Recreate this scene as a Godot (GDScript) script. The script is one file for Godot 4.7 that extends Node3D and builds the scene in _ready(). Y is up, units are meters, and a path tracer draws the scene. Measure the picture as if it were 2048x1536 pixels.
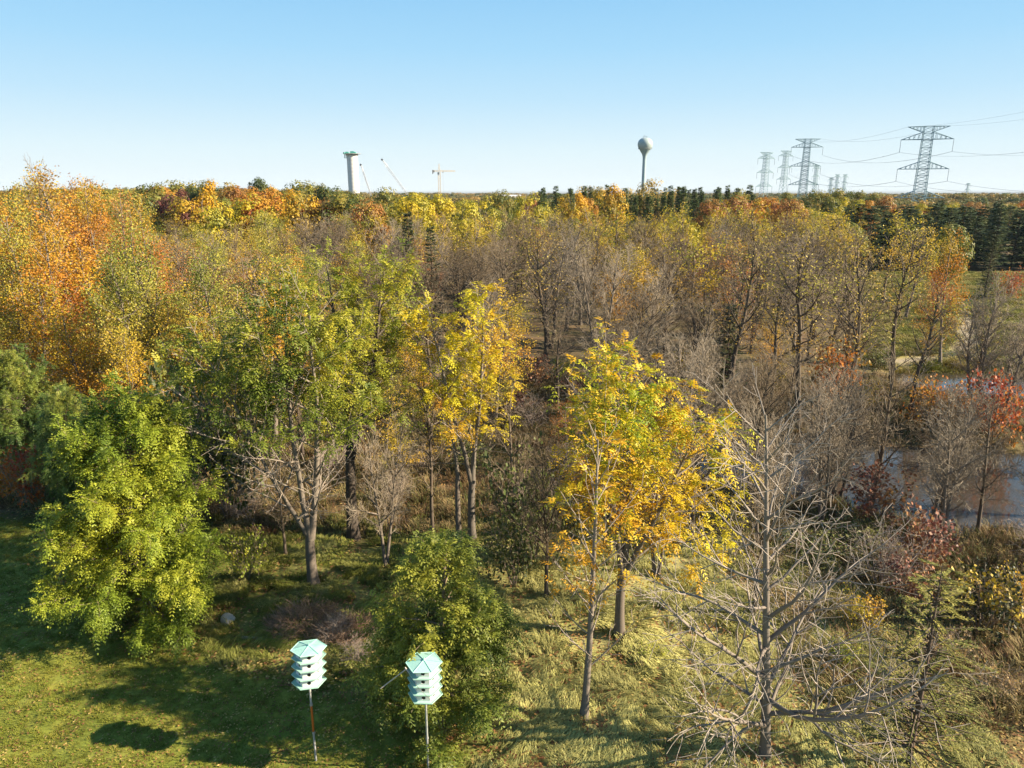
extends Node3D

const UP := Vector3.UP
var R := RandomNumberGenerator.new()
var N1 := FastNoiseLite.new()
var N2 := FastNoiseLite.new()
var M := {}
var names := {}
var protos := {}
var auto_named := []
var taken := []


class Geo:
	var v := PackedVector3Array()
	var n := PackedVector3Array()
	var c := PackedColorArray()
	var ix := PackedInt32Array()

	func mesh() -> ArrayMesh:
		var a := []
		a.resize(Mesh.ARRAY_MAX)
		a[Mesh.ARRAY_VERTEX] = v
		if n.size() == v.size():
			a[Mesh.ARRAY_NORMAL] = n
		a[Mesh.ARRAY_COLOR] = c
		a[Mesh.ARRAY_INDEX] = ix
		var m := ArrayMesh.new()
		if v.size():
			m.add_surface_from_arrays(Mesh.PRIMITIVE_TRIANGLES, a)
		return m

	func quad(p: Vector3, q: Vector3, r: Vector3, s: Vector3, col: Color) -> void:
		var k := v.size()
		v.append(p); v.append(q); v.append(r); v.append(s)
		c.append(col); c.append(col); c.append(col); c.append(col)
		ix.append(k); ix.append(k + 1); ix.append(k + 2)
		ix.append(k); ix.append(k + 2); ix.append(k + 3)

	func tri(p: Vector3, q: Vector3, r: Vector3, col: Color) -> void:
		var k := v.size()
		v.append(p); v.append(q); v.append(r)
		c.append(col); c.append(col); c.append(col)
		ix.append(k); ix.append(k + 1); ix.append(k + 2)

	func box(o: Vector3, s: Vector3, col: Color, b := Basis()) -> void:
		var h := s * 0.5
		var p := []
		for i in 8:
			p.append(o + b * Vector3(h.x if i & 1 else -h.x, h.y if i & 2 else -h.y, h.z if i & 4 else -h.z))
		quad(p[0], p[1], p[3], p[2], col)
		quad(p[5], p[4], p[6], p[7], col)
		quad(p[4], p[0], p[2], p[6], col)
		quad(p[1], p[5], p[7], p[3], col)
		quad(p[2], p[3], p[7], p[6], col)
		quad(p[4], p[5], p[1], p[0], col)

	# a bent tube with round normals through the points
	func tube(pts: PackedVector3Array, rad: PackedFloat32Array, sides: int, col: Color, col_end: Color) -> void:
		var m := pts.size()
		var d := pts[m - 1] - pts[0]
		var ref := Vector3(0.31, 0.17, 0.93)
		if absf(d.normalized().dot(ref)) > 0.85:
			ref = Vector3(0.95, 0.2, -0.2)
		var k0 := v.size()
		for i in m:
			var t := (pts[mini(i + 1, m - 1)] - pts[maxi(i - 1, 0)]).normalized()
			var a := t.cross(ref).normalized()
			var b := t.cross(a)
			var cc := col.lerp(col_end, float(i) / (m - 1))
			for j in sides:
				var w := TAU * j / sides
				var o := a * cos(w) + b * sin(w)
				v.append(pts[i] + o * rad[i])
				n.append(o)
				c.append(cc)
		for i in m - 1:
			for j in sides:
				var p := k0 + i * sides + j
				var q := k0 + i * sides + (j + 1) % sides
				ix.append(p); ix.append(q + sides); ix.append(q)
				ix.append(p); ix.append(p + sides); ix.append(q + sides)

	func bar(p: Vector3, q: Vector3, r: float, sides: int, col: Color, r2 := -1.0) -> void:
		tube(PackedVector3Array([p, q]), PackedFloat32Array([r, r if r2 < 0.0 else r2]), sides, col, col)

	# a pointed leaf
	func leaf(p: Vector3, d: Vector3, side: Vector3, col: Color) -> void:
		var k := v.size()
		var h := p + d * 0.45
		v.append(p); v.append(h + side); v.append(p + d); v.append(h - side)
		c.append(col); c.append(col); c.append(col); c.append(col)
		ix.append(k); ix.append(k + 1); ix.append(k + 2)
		ix.append(k); ix.append(k + 2); ix.append(k + 3)


class Tips:
	var p := PackedVector3Array()
	var d := PackedVector3Array()


# ---------------------------------------------------------------- naming

func numbered(called: String) -> String:
	var k: int = names.get(called, -1) + 1
	names[called] = k
	return called if k == 0 else "%s_%03d" % [called, k]


func thing(called: String, label: String, category: String, at := Vector3.ZERO, group := "") -> Node3D:
	var o := Node3D.new()
	o.name = numbered(called)
	add_child(o)
	o.position = at
	tag(o, label, category, group)
	return o


func tag(o: Node, label: String, category: String, group := "") -> void:
	o.set_meta("label", label)
	o.set_meta("category", category)
	if group:
		o.set_meta("group", group)


func part(parent: Node, called: String, mesh: Mesh, mat: Material, stuff := false) -> MeshInstance3D:
	var o := MeshInstance3D.new()
	o.mesh = mesh
	o.material_override = mat
	o.name = called
	parent.add_child(o, true)
	if stuff:
		o.set_meta("kind", "stuff")
	return o


func struct_node(called: String, mesh: Mesh, mat: Material) -> MeshInstance3D:
	var o := MeshInstance3D.new()
	o.mesh = mesh
	o.material_override = mat
	o.name = numbered(called)
	add_child(o)
	o.set_meta("kind", "structure")
	return o


func lin(r: float, g: float, b: float) -> Color:
	return Color(r, g, b)


func rv() -> Vector3:
	return Vector3(R.randf_range(-1, 1), R.randf_range(-1, 1), R.randf_range(-1, 1))


func jit(c: Color, a: float) -> Color:
	var k := 1.0 + R.randf_range(-a, a)
	return Color(c.r * k, c.g * k, c.b * k)


# a colour of the ordered palette: neighbours in space are alike
func tone(pal: PackedColorArray, p: Vector3, scale: float, spread: float) -> Color:
	var t := clampf(N1.get_noise_3dv(p * scale) * 0.9 + 0.5 + R.randf_range(-spread, spread), 0.0, 0.999) * (pal.size() - 1)
	var i := int(t)
	return jit(pal[i].lerp(pal[mini(i + 1, pal.size() - 1)], t - i), 0.2)


func mat(rough: float, tex: Texture2D = null, tri_scale := 1.0, back := 0.0, spec := 0.4) -> StandardMaterial3D:
	var m := StandardMaterial3D.new()
	m.vertex_color_use_as_albedo = true
	m.roughness = rough
	m.metallic_specular = spec
	m.cull_mode = BaseMaterial3D.CULL_DISABLED
	if tex:
		m.albedo_texture = tex
		m.uv1_triplanar = true
		m.uv1_world_triplanar = true
		m.uv1_scale = Vector3.ONE * tri_scale
	if back > 0.0:
		m.backlight_enabled = true
		m.backlight = Color(back, back, back).linear_to_srgb()
	return m


func noise_tex(freq: float, lo: float, hi: float, sd: int, octaves := 5) -> NoiseTexture2D:
	var f := FastNoiseLite.new()
	f.seed = sd
	f.frequency = freq
	f.fractal_octaves = octaves
	f.noise_type = FastNoiseLite.TYPE_SIMPLEX_SMOOTH
	var g := Gradient.new()
	g.set_color(0, Color(lo, lo, lo).linear_to_srgb())
	g.set_color(1, Color(hi, hi, hi).linear_to_srgb())
	var t := NoiseTexture2D.new()
	t.width = 512
	t.height = 512
	t.seamless = true
	t.noise = f
	t.color_ramp = g
	return t


# ---------------------------------------------------------------- the ground

func seg_dist(x: float, z: float, ax: float, az: float, bx: float, bz: float) -> float:
	var p := Vector2(x - ax, z - az)
	var d := Vector2(bx - ax, bz - az)
	var t := clampf(p.dot(d) / d.length_squared(), 0.0, 1.0)
	return (p - d * t).length()


func pond_dist(x: float, z: float) -> float:
	var w := N2.get_noise_2d(x * 4.0, z * 4.0) * 1.6
	var a := minf(seg_dist(x, z, 13, -45, 22, -39.5), seg_dist(x, z, 22, -39.5, 48, -32.5)) - 6.3
	var b := minf(seg_dist(x, z, 39, -60.5, 50, -60), seg_dist(x, z, 50, -60, 75, -56)) - 4.4
	return minf(a, b) + w


func ground_y(x: float, z: float) -> float:
	var d := -z
	var h := N2.get_noise_2d(x * 2.0, z * 2.0) * 0.28 + N2.get_noise_2d(x * 9.0 + 70.0, z * 9.0) * 0.07
	h += smoothstep(170.0, 650.0, d) * (2.0 + 3.5 * smoothstep(-0.05, -0.3, x / maxf(d, 1.0)))
	h += smoothstep(200.0, 500.0, d) * (N2.get_noise_2d(x * 0.12, z * 0.12 + 40.0) * 3.0 + N2.get_noise_2d(x * 0.04 + 9.0, z * 0.04) * 4.0)
	if d > 20.0 and d < 80.0 and x > 0.0:
		h -= smoothstep(2.0, -1.5, pond_dist(x, z)) * 1.1
	return h


func lawn_edge(x: float) -> float:
	if x < -17.0:
		return lerpf(33.0, 25.0, smoothstep(-24.0, -17.0, x))
	if x < -11.4:
		return lerpf(25.0, 22.0, (x + 17.0) / 5.6)
	if x < -3.6:
		return lerpf(22.0, 18.9, (x + 11.4) / 7.8)
	return lerpf(18.9, 15.0, clampf((x + 3.6) / 5.0, 0.0, 1.0))


func path_dist(x: float, z: float) -> float:
	return minf(minf(seg_dist(x, z, 38, -67.5, 46, -70.5), seg_dist(x, z, 46, -70.5, 56, -86)), seg_dist(x, z, 56, -86, 70, -110))


func meadow(x: float, z: float) -> float:
	return smoothstep(29.0, 33.0, x - (-z - 62.0) * 0.5) * smoothstep(63.0, 66.0, -z) * smoothstep(150.0, 140.0, -z)


func ground_col(x: float, z: float) -> Color:
	var d := -z
	var w := N2.get_noise_2d(x * 7.0, z * 7.0)
	var w2 := N2.get_noise_2d(x * 26.0, z * 26.0)
	var c := Color(0.1, 0.07, 0.04).lerp(Color(0.15, 0.09, 0.04), clampf(w2 + 0.5, 0, 1))
	c = c.lerp(Color(0.1, 0.1, 0.03), clampf(w * 0.8 + 0.25, 0, 0.7))
	var rough := smoothstep(33.0, 29.0, d + w * 3.0) * smoothstep(-17.0, -13.0, x) * smoothstep(15.5, 12.5, x + w * 2.0)
	var straw := Color(0.36, 0.33, 0.13).lerp(Color(0.16, 0.18, 0.03), clampf(0.5 + w * 0.9 - x * 0.05, 0, 1))
	c = c.lerp(straw, rough * 0.85)
	var lawn := smoothstep(0.6, -0.6, d - lawn_edge(x) + w * 1.4)
	c = c.lerp(Color(0.145, 0.18, 0.022).lerp(Color(0.24, 0.225, 0.04), clampf(w2 * 0.8 + 0.4, 0, 1)), lawn)
	var me := meadow(x, z)
	c = c.lerp(Color(0.24, 0.23, 0.055).lerp(Color(0.3, 0.22, 0.08), clampf(w + 0.5, 0, 1)), me)
	c = c.lerp(Color(0.3, 0.25, 0.18), smoothstep(1.3, 0.6, path_dist(x, z) + w2 * 0.4) * smoothstep(66.0, 68.0, d))
	if d > 200.0:
		c = c.lerp(Color(0.2, 0.17, 0.07).lerp(Color(0.12, 0.14, 0.04), clampf(w * 1.5 + 0.5, 0, 1)), smoothstep(200.0, 300.0, d))
	if d > 20.0 and d < 80.0 and x > 0.0:
		c = c.lerp(Color(0.05, 0.038, 0.025), smoothstep(0.6, -0.4, pond_dist(x, z)))
	return c


func build_ground() -> void:
	var rows := PackedFloat32Array()
	var d := -45.0
	while d < 3600.0:
		rows.append(d)
		d += 6.0 if d < 10.0 else (0.45 if d < 36.0 else maxf(0.6, d * 0.022))
	var m := 230
	var g := Geo.new()
	for dd in rows:
		var reach := absf(dd) + 32.0
		for j in m:
			var x := (float(j) / (m - 1) * 2.0 - 1.0) * 1.15 * reach
			g.v.append(Vector3(x, ground_y(x, -dd), -dd))
			g.c.append(ground_col(x, -dd))
	for i in rows.size() - 1:
		for j in m - 1:
			var k := i * m + j
			g.ix.append(k); g.ix.append(k + m + 1); g.ix.append(k + 1)
			g.ix.append(k); g.ix.append(k + m); g.ix.append(k + m + 1)
	var st := SurfaceTool.new()
	st.create_from(g.mesh(), 0)
	st.generate_normals()
	struct_node("ground", st.commit(), M.ground)
	# the two ponds: still sheets inside their basins
	for q in [[13.0, -45.0, 22.0, -39.5, 48.0, -32.5, 7.8], [39.0, -60.5, 50.0, -60.0, 75.0, -56.0, 5.8]]:
		var w := Geo.new()
		var mid := [Vector2(q[0], q[1]), Vector2(q[2], q[3]), Vector2(q[4], q[5])]
		var poly := PackedVector2Array()
		for line in Geometry2D.offset_polyline(PackedVector2Array(mid), q[6], Geometry2D.JOIN_ROUND, Geometry2D.END_ROUND):
			poly = line
			break
		var t := Geometry2D.triangulate_polygon(poly)
		for p in poly:
			w.v.append(Vector3(p.x, -0.42, p.y))
			w.n.append(UP)
			w.c.append(Color.WHITE)
		w.ix = t
		struct_node("pond_water", w.mesh(), M.water)


# ---------------------------------------------------------------- how plants grow

class Spec:
	var levels := 3
	var seg := [0.9, 0.6, 0.4, 0.3]
	var wob := [0.07, 0.2, 0.3, 0.35]
	var lift := [0.05, 0.12, 0.06, 0.0]
	var rate := [2.0, 2.4, 3.5, 0.0]
	var start := [0.25, 0.15, 0.1, 0.0]
	var ang := [52.0, 46.0, 44.0, 40.0]
	var ratio := [0.4, 0.42, 0.42, 0.4]
	var sides := [8, 5, 3, 3]
	var taper := [0.82, 0.85, 0.8, 0.7]
	var thick := 0.018
	var rmin := 0.007
	var bark := Color(0.13, 0.105, 0.085)
	var twig := Color(0.2, 0.165, 0.135)
	var leaf_from := 2
	var leaf_t := 0.25
	var gap := 0.25
	var reach := 3.0
	var prof := PackedFloat32Array([0.6, 1.0, 1.0, 0.8, 0.4])
	var minlen := 0.25
	var split := false


func profile(a: PackedFloat32Array, t: float) -> float:
	var f := clampf(t, 0.0, 0.9999) * (a.size() - 1)
	var i := int(f)
	return lerpf(a[i], a[i + 1], f - i)


func branch(g: Geo, p: Vector3, d: Vector3, L: float, r: float, lev: int, S: Spec, T: Tips, out: Array) -> void:
	var n := maxi(2, ceili(L / S.seg[lev]))
	var step := L / n
	var pts := PackedVector3Array([p])
	var rad := PackedFloat32Array([r])
	var dirs := PackedVector3Array([d])
	var q := p
	for i in n:
		d = (d + rv() * S.wob[lev] + UP * (S.lift[lev] * step)).normalized()
		q += d * step
		pts.append(q)
		dirs.append(d)
		rad.append(maxf(S.rmin, r * (1.0 - S.taper[lev] * (i + 1) / n)))
	if lev == 0 and r > 0.08:
		rad[0] = r * 1.35
	var t_col := clampf((0.06 - r) / 0.05, 0.0, 1.0)
	var c0 := jit(S.bark.lerp(S.twig, t_col), 0.12)
	g.tube(pts, rad, S.sides[lev], c0, c0.lerp(S.twig, 0.6))
	if lev < S.levels:
		var cnt := roundi(L * (1.0 - S.start[lev]) * S.rate[lev] * R.randf_range(0.8, 1.2))
		var az := R.randf() * TAU
		for k in cnt:
			var t: float = S.start[lev] + (1.0 - S.start[lev]) * (k + R.randf()) / cnt
			var f := t * n
			var i := mini(int(f), n - 1)
			var o := pts[i].lerp(pts[i + 1], f - i)
			var ax := dirs[i + 1]
			az += 2.4 + R.randf_range(-0.5, 0.5)
			var u := ax.cross(Vector3(0.3, 0.2, 0.9)).normalized()
			var w := ax.cross(u)
			var an: float = deg_to_rad(S.ang[lev] + R.randf_range(-14, 14))
			if lev == 0:
				an *= 1.25 - 0.5 * t
			var cd := ax * cos(an) + (u * cos(az) + w * sin(az)) * sin(an)
			var cl: float
			if lev == 0:
				cl = S.reach * profile(S.prof, t) * R.randf_range(0.72, 1.12)
			else:
				cl = L * S.ratio[lev] * (1.15 - 0.65 * t) * R.randf_range(0.55, 1.2)
			if cl < S.minlen:
				continue
			var cr := maxf(S.rmin, minf(lerpf(rad[i], rad[i + 1], f - i) * 0.75, cl * S.thick))
			var h := g
			if lev == 0:
				if S.split:
					h = Geo.new()
					out.append(h)
				else:
					h = out[0]
			branch(h, o, cd, cl, cr, lev + 1, S, T, out)
	if lev >= S.leaf_from:
		var m := maxi(1, floori(L * (1.0 - S.leaf_t) / S.gap))
		for k in m:
			var f := (S.leaf_t + (1.0 - S.leaf_t) * (k + 1.0) / m) * n
			var i := mini(int(f), n - 1)
			T.p.append(pts[i].lerp(pts[i + 1], minf(f - i, 1.0)))
			T.d.append(dirs[i + 1])


# a feather-shaped leaf: leaflets in pairs along a drooping stalk
func frond(g: Geo, p: Vector3, d: Vector3, L: float, pairs: int, ll: float, lw: float, droop: float, col: Color) -> void:
	var side := d.cross(UP)
	if side.length_squared() < 0.02:
		side = Vector3(1, 0, 0.2)
	side = side.normalized()
	var nrm := side.cross(d)
	for k in pairs + 1:
		var t := (k + 0.6) / (pairs + 0.6)
		var o := p + d * (L * t) - UP * (droop * L * t * t)
		var cc := jit(col, 0.16)
		var fw := (d - UP * (droop * 1.6 * t)).normalized()
		var size := ll * (1.0 - 0.35 * absf(t - 0.45) * 2.0)
		if k == pairs:
			g.leaf(o, fw * size, side * lw, cc)
			continue
		var a := (side * 0.85 + fw * 0.55 - UP * R.randf_range(0.0, 0.5)).normalized() * size
		var b := (fw * 0.55 - side * 0.85 - UP * R.randf_range(0.0, 0.5)).normalized() * size
		g.leaf(o, a, fw * lw, cc)
		g.leaf(o, b, fw * lw, cc)


func fronds(T: Tips, per: int, L: float, pairs: int, ll: float, lw: float, pal: PackedColorArray, y0: float, y1: float, keep := 1.0, tone_scale := 0.5) -> Geo:
	var g := Geo.new()
	for i in T.p.size():
		if R.randf() > keep * smoothstep(y0, y1, T.p[i].y + R.randf_range(-0.8, 0.8)):
			continue
		for k in per:
			var p := T.p[i] + rv() * 0.16
			var d := (T.d[i] * 0.55 + rv() * 0.85 + UP * 0.12).normalized()
			frond(g, p, d, L * R.randf_range(0.65, 1.2), pairs, ll, lw, R.randf_range(0.2, 0.75), tone(pal, p, tone_scale * 10.0, 0.16))
	return g


# single broad leaves scattered round the twig ends
func leaves(T: Tips, per: float, size: float, wide: float, spread: float, pal: PackedColorArray, keep := 1.0, tone_scale := 4.0, y0 := -9.0, y1 := -8.0) -> Geo:
	var g := Geo.new()
	for i in T.p.size():
		if R.randf() > keep * smoothstep(y0, y1, T.p[i].y):
			continue
		var c := tone(pal, T.p[i], tone_scale, 0.18)
		var m := int(per) + (1 if R.randf() < per - int(per) else 0)
		for k in m:
			var p := T.p[i] + rv() * spread
			var d := (T.d[i] * 0.4 + rv() - UP * 0.25).normalized()
			var s := d.cross((rv() + UP * 0.7).normalized()).normalized()
			var z := size * R.randf_range(0.7, 1.25)
			g.leaf(p, d * z, s * (z * wide), jit(c, 0.18))
	return g


# a whole crown seen from far away: clumps of leaf sprays on a lumpy outline
func puff(rad: Vector3, y: float, clumps: int, per: int, size: float, pal: PackedColorArray, bottom := -0.75) -> Geo:
	var g := Geo.new()
	for k in clumps:
		var u := rv()
		while u.length() > 1.0 or u.length() < 0.25:
			u = rv()
		u = u.normalized() * pow(u.length(), 0.35)
		if u.y < bottom:
			u.y *= 0.5
		var o := Vector3(u.x * rad.x, y + u.y * rad.y, u.z * rad.z) * 1.0
		var cr := R.randf_range(0.22, 0.36) * rad.x
		var cc := tone(pal, o, 6.0, 0.2)
		for j in per:
			var w := rv()
			while w.length() > 1.0:
				w = rv()
			var nrm := (w.normalized() + u * 0.5 + UP * 0.35 + rv() * 0.5).normalized()
			var d := nrm.cross(rv()).normalized()
			var z := size * R.randf_range(0.6, 1.2)
			g.leaf(o + w.normalized() * cr * pow(w.length(), 0.5) * Vector3(1, 0.75, 1), d * z, nrm.cross(d) * z * 0.42, jit(cc, 0.15))
	return g


func conifer(H: float, rad: float, rows: int, per_row: int, droop: float, pal: PackedColorArray, dense: int, spray: float, bare_low := 0.06, power := 0.85) -> Array:
	var t := Geo.new()
	var b := Geo.new()
	var g := Geo.new()
	t.tube(PackedVector3Array([Vector3.ZERO, Vector3(0.03, H * 0.5, 0), Vector3(0, H, 0)]), PackedFloat32Array([H * 0.014, H * 0.009, 0.01]), 6, Color(0.09, 0.065, 0.05), Color(0.1, 0.075, 0.06))
	for i in rows:
		var f := bare_low + (1.0 - bare_low) * (i + R.randf_range(-0.3, 0.3)) / rows
		var len := rad * pow(maxf(0.02, 1.0 - f), power) * R.randf_range(0.75, 1.12) + 0.12
		for k in per_row:
			var az := TAU * (k + R.randf()) / per_row + i * 1.1
			var d := Vector3(cos(az), 0, sin(az))
			var l := len * R.randf_range(0.65, 1.1)
			var y := H * f + R.randf_range(-0.2, 0.2)
			var pts := PackedVector3Array()
			for s in 4:
				var q := s / 3.0
				pts.append(Vector3(0, y, 0) + d * (l * q) + UP * (l * (0.22 * q - droop * q * q)))
			b.tube(pts, PackedFloat32Array([0.012 * l + 0.008, 0.009 * l + 0.006, 0.008, 0.005]), 3, Color(0.1, 0.075, 0.055), Color(0.13, 0.1, 0.07))
			var cc := tone(pal, pts[2], 5.0, 0.25)
			for j in dense:
				var q := 0.15 + 0.85 * (j + R.randf()) / dense
				var o: Vector3 = pts[int(q * 2.999)].lerp(pts[mini(int(q * 2.999) + 1, 3)], fmod(q * 2.999, 1.0))
				var sd := d.cross(UP) * (1.0 if j % 2 else -1.0)
				var dd := (d * 0.75 + sd * R.randf_range(0.2, 1.0) + UP * R.randf_range(-0.25, 0.3)).normalized()
				var z := spray * R.randf_range(0.6, 1.2) * (0.5 + 0.5 * (1.0 - q * 0.4))
				g.leaf(o, dd * z, (dd.cross(UP) + rv() * 0.5).normalized() * z * 0.17, jit(cc, 0.2))
	return [t, b, g]


func store(kind: String, variant: Array, called: String, category: String, h: float, w: float) -> void:
	# variant: [part name, Geo, material, stuff]
	var o := Node3D.new()
	var box := AABB()
	for a in variant:
		if a[1].v.size():
			var m := part(o, a[0], a[1].mesh(), a[2], a[3])
			box = box.merge(m.mesh.get_aabb())
	h = box.end.y - 0.15
	w = (box.size.x + box.size.z) * 0.46
	if not protos.has(kind):
		protos[kind] = []
	protos[kind].append({"node": o, "called": called, "category": category, "h": h, "w": w})


func simple_tree(kind: String, called: String, H: float, S: Spec, pal: PackedColorArray, per: float, size: float, spread: float, keep: float, trunk_r: float, w: float, stems := 1) -> void:
	var t := Geo.new()
	var crown := [Geo.new()]
	var T := Tips.new()
	for s in stems:
		var a := TAU * s / stems + 0.4
		var lean := Vector3(cos(a), 0, sin(a)) * (0.0 if stems == 1 else R.randf_range(0.08, 0.22))
		branch(t, lean * 0.8, (UP + lean + rv() * 0.04).normalized(), H * R.randf_range(0.88, 1.0), trunk_r, 0, S, T, crown)
	var list := [["trunk", t, M.bark, false], ["crown", crown[0], M.twig, true]]
	if pal.size():
		list.append(["foliage", leaves(T, per, size, 0.42, spread, pal, keep), M.leaf, true])
	store(kind, list, called, "tree", H, w)


func pal(a: Array) -> PackedColorArray:
	return PackedColorArray(a)


func build_protos() -> void:
	var gold := pal([lin(0.2, 0.2, 0.03), lin(0.42, 0.31, 0.03), lin(0.52, 0.33, 0.025), lin(0.5, 0.24, 0.025)])
	var orange := pal([lin(0.36, 0.27, 0.03), lin(0.46, 0.26, 0.025), lin(0.46, 0.2, 0.025), lin(0.42, 0.15, 0.03)])
	var rust := pal([lin(0.22, 0.19, 0.04), lin(0.34, 0.19, 0.035), lin(0.36, 0.15, 0.035), lin(0.25, 0.1, 0.04)])
	var ash := pal([lin(0.12, 0.15, 0.03), lin(0.24, 0.25, 0.04), lin(0.36, 0.32, 0.05), lin(0.42, 0.29, 0.04)])
	var yel := pal([lin(0.25, 0.26, 0.03), lin(0.42, 0.34, 0.03), lin(0.5, 0.36, 0.025), lin(0.48, 0.3, 0.03)])
	# leafless trees
	for i in 6:
		var S := Spec.new()
		S.reach = 3.4 + i % 3 * 0.5
		S.prof = PackedFloat32Array([0.55, 0.9, 1.0, 0.85, 0.5])
		S.rate = [2.6, 3.0, 7.5, 0.0]
		S.ang = [44.0, 42.0, 40.0, 40.0]
		S.lift = [0.05, 0.16, 0.12, 0.05]
		S.start = [0.2, 0.12, 0.08, 0.0]
		S.ratio = [0.4, 0.45, 0.6, 0.4]
		S.bark = [lin(0.09, 0.07, 0.055), lin(0.14, 0.115, 0.095), lin(0.07, 0.052, 0.04)][i % 3]
		S.twig = [lin(0.175, 0.135, 0.088), lin(0.25, 0.205, 0.15), lin(0.135, 0.1, 0.062)][i % 3]
		S.rmin = 0.011
		simple_tree("bare", "bare_tree", 11.0, S, pal([]), 0, 0, 0, 0, 0.15 + 0.02 * (i % 3), S.reach * 1.9, 1 + (1 if i % 3 == 1 else 0))
	for i in 5:
		var S := Spec.new()
		S.reach = 3.8
		S.prof = PackedFloat32Array([0.5, 0.85, 1.0, 0.9, 0.5])
		S.rate = [2.4, 2.8, 6.0, 0.0]
		S.ang = [42.0, 42.0, 40.0, 40.0]
		S.lift = [0.05, 0.16, 0.1, 0.0]
		S.start = [0.32, 0.15, 0.1, 0.0]
		S.ratio = [0.4, 0.45, 0.5, 0.4]
		S.bark = lin(0.1, 0.078, 0.06)
		S.twig = lin(0.16, 0.12, 0.075)
		S.rmin = 0.011
		S.leaf_from = 3
		S.gap = 0.4
		simple_tree("bareY", "thin_leaved_tree", 14.0, S, pal([lin(0.3, 0.27, 0.05), lin(0.42, 0.32, 0.05), lin(0.4, 0.25, 0.06)]), 2.4, 0.14, 0.2, [0.75, 0.5, 0.9, 0.6, 0.35][i], 0.2, 8.0)
	# leafy trees of the middle distance
	for i in 3:
		for k in 4:
			var S := Spec.new()
			S.levels = 2
			S.reach = 2.9
			S.prof = PackedFloat32Array([0.75, 1.0, 0.95, 0.7, 0.35])
			S.rate = [3.0, 3.6, 0.0, 0.0]
			S.start = [0.16, 0.15, 0.1, 0.0]
			S.ang = [52.0, 48.0, 44.0, 40.0]
			S.ratio = [0.4, 0.5, 0.5, 0.4]
			S.leaf_from = 1
			S.leaf_t = 0.2
			S.gap = 0.2
			S.bark = lin(0.17, 0.14, 0.12)
			S.twig = lin(0.2, 0.16, 0.12)
			var kind: String = ["gold", "orange", "rust", "ash"][k]
			if i == 2 and k == 2:
				continue
			if k == 3:
				S.reach = 3.3
				S.start[0] = 0.3
				S.prof = PackedFloat32Array([0.7, 1.0, 1.0, 0.8, 0.45])
			simple_tree(kind, ["gold_maple_tree", "orange_maple_tree", "russet_tree", "ash_tree"][k], 12.0, S, [gold, orange, rust, ash][k], [13.0, 12.0, 8.5, 13.0][k], [0.108, 0.108, 0.105, 0.108][k], 0.36, [0.95, 0.9, 0.8, 0.92][k], 0.16, S.reach * 1.9)
	for i in 4:
		var S := Spec.new()
		S.reach = 3.4
		S.levels = 3
		S.prof = PackedFloat32Array([0.5, 0.85, 1.0, 0.9, 0.5])
		S.rate = [2.4, 2.6, 2.0, 0.0]
		S.start = [0.35, 0.15, 0.1, 0.0]
		S.ang = [42.0, 44.0, 44.0, 40.0]
		S.leaf_from = 2
		S.gap = 0.22
		S.twig = lin(0.24, 0.18, 0.12)
		simple_tree("yellow", "yellow_tree", 12.0, S, yel, 7.0, 0.16, 0.32, [0.95, 0.8, 0.6, 0.9][i], 0.17, 7.4)
	# trees of the far rows
	var far := {
		"f_olive": [lin(0.06, 0.085, 0.02), lin(0.13, 0.15, 0.03), lin(0.22, 0.2, 0.035), lin(0.3, 0.22, 0.04)],
		"f_dark": [lin(0.035, 0.055, 0.018), lin(0.06, 0.085, 0.022), lin(0.1, 0.11, 0.025)],
		"f_gold": [lin(0.22, 0.18, 0.03), lin(0.42, 0.27, 0.02), lin(0.5, 0.28, 0.02)],
		"f_yellow": [lin(0.2, 0.21, 0.03), lin(0.38, 0.32, 0.025), lin(0.5, 0.37, 0.02)],
		"f_orange": [lin(0.36, 0.24, 0.03), lin(0.44, 0.2, 0.025), lin(0.4, 0.13, 0.03)],
		"f_rust": [lin(0.22, 0.15, 0.04), lin(0.33, 0.16, 0.035), lin(0.28, 0.11, 0.04)],
		"f_maroon": [lin(0.14, 0.075, 0.045), lin(0.17, 0.065, 0.05), lin(0.2, 0.06, 0.05)],
		"f_tan": [lin(0.3, 0.23, 0.08), lin(0.42, 0.3, 0.07), lin(0.4, 0.26, 0.05)],
	}
	var called := {"f_olive": "olive_green_tree", "f_dark": "dark_green_tree", "f_gold": "golden_tree", "f_yellow": "yellow_green_tree", "f_orange": "orange_tree", "f_rust": "russet_brown_tree", "f_maroon": "maroon_tree", "f_tan": "tan_tree"}
	for kind in far:
		for i in 2:
			var S := Spec.new()
			S.levels = 1
			S.reach = 3.6
			S.start[0] = 0.3
			S.rate[0] = 1.6
			S.leaf_from = 9
			var t := Geo.new()
			var cr := [Geo.new()]
			branch(t, Vector3.ZERO, UP, 11.0, 0.22, 0, S, Tips.new(), cr)
			var tan: bool = kind == "f_tan"
			store(kind, [["trunk", t, M.bark, false], ["crown", cr[0], M.twig, true], ["foliage", puff(Vector3(3.9, 4.1, 3.9), 7.6, 60, 40 if tan else 90, 0.36, pal(far[kind])), M.leaf, true]], called[kind], "tree", 12.3, 8.6)
	# evergreens
	var fir := pal([lin(0.07, 0.105, 0.045), lin(0.1, 0.145, 0.05), lin(0.16, 0.18, 0.06)])
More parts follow.
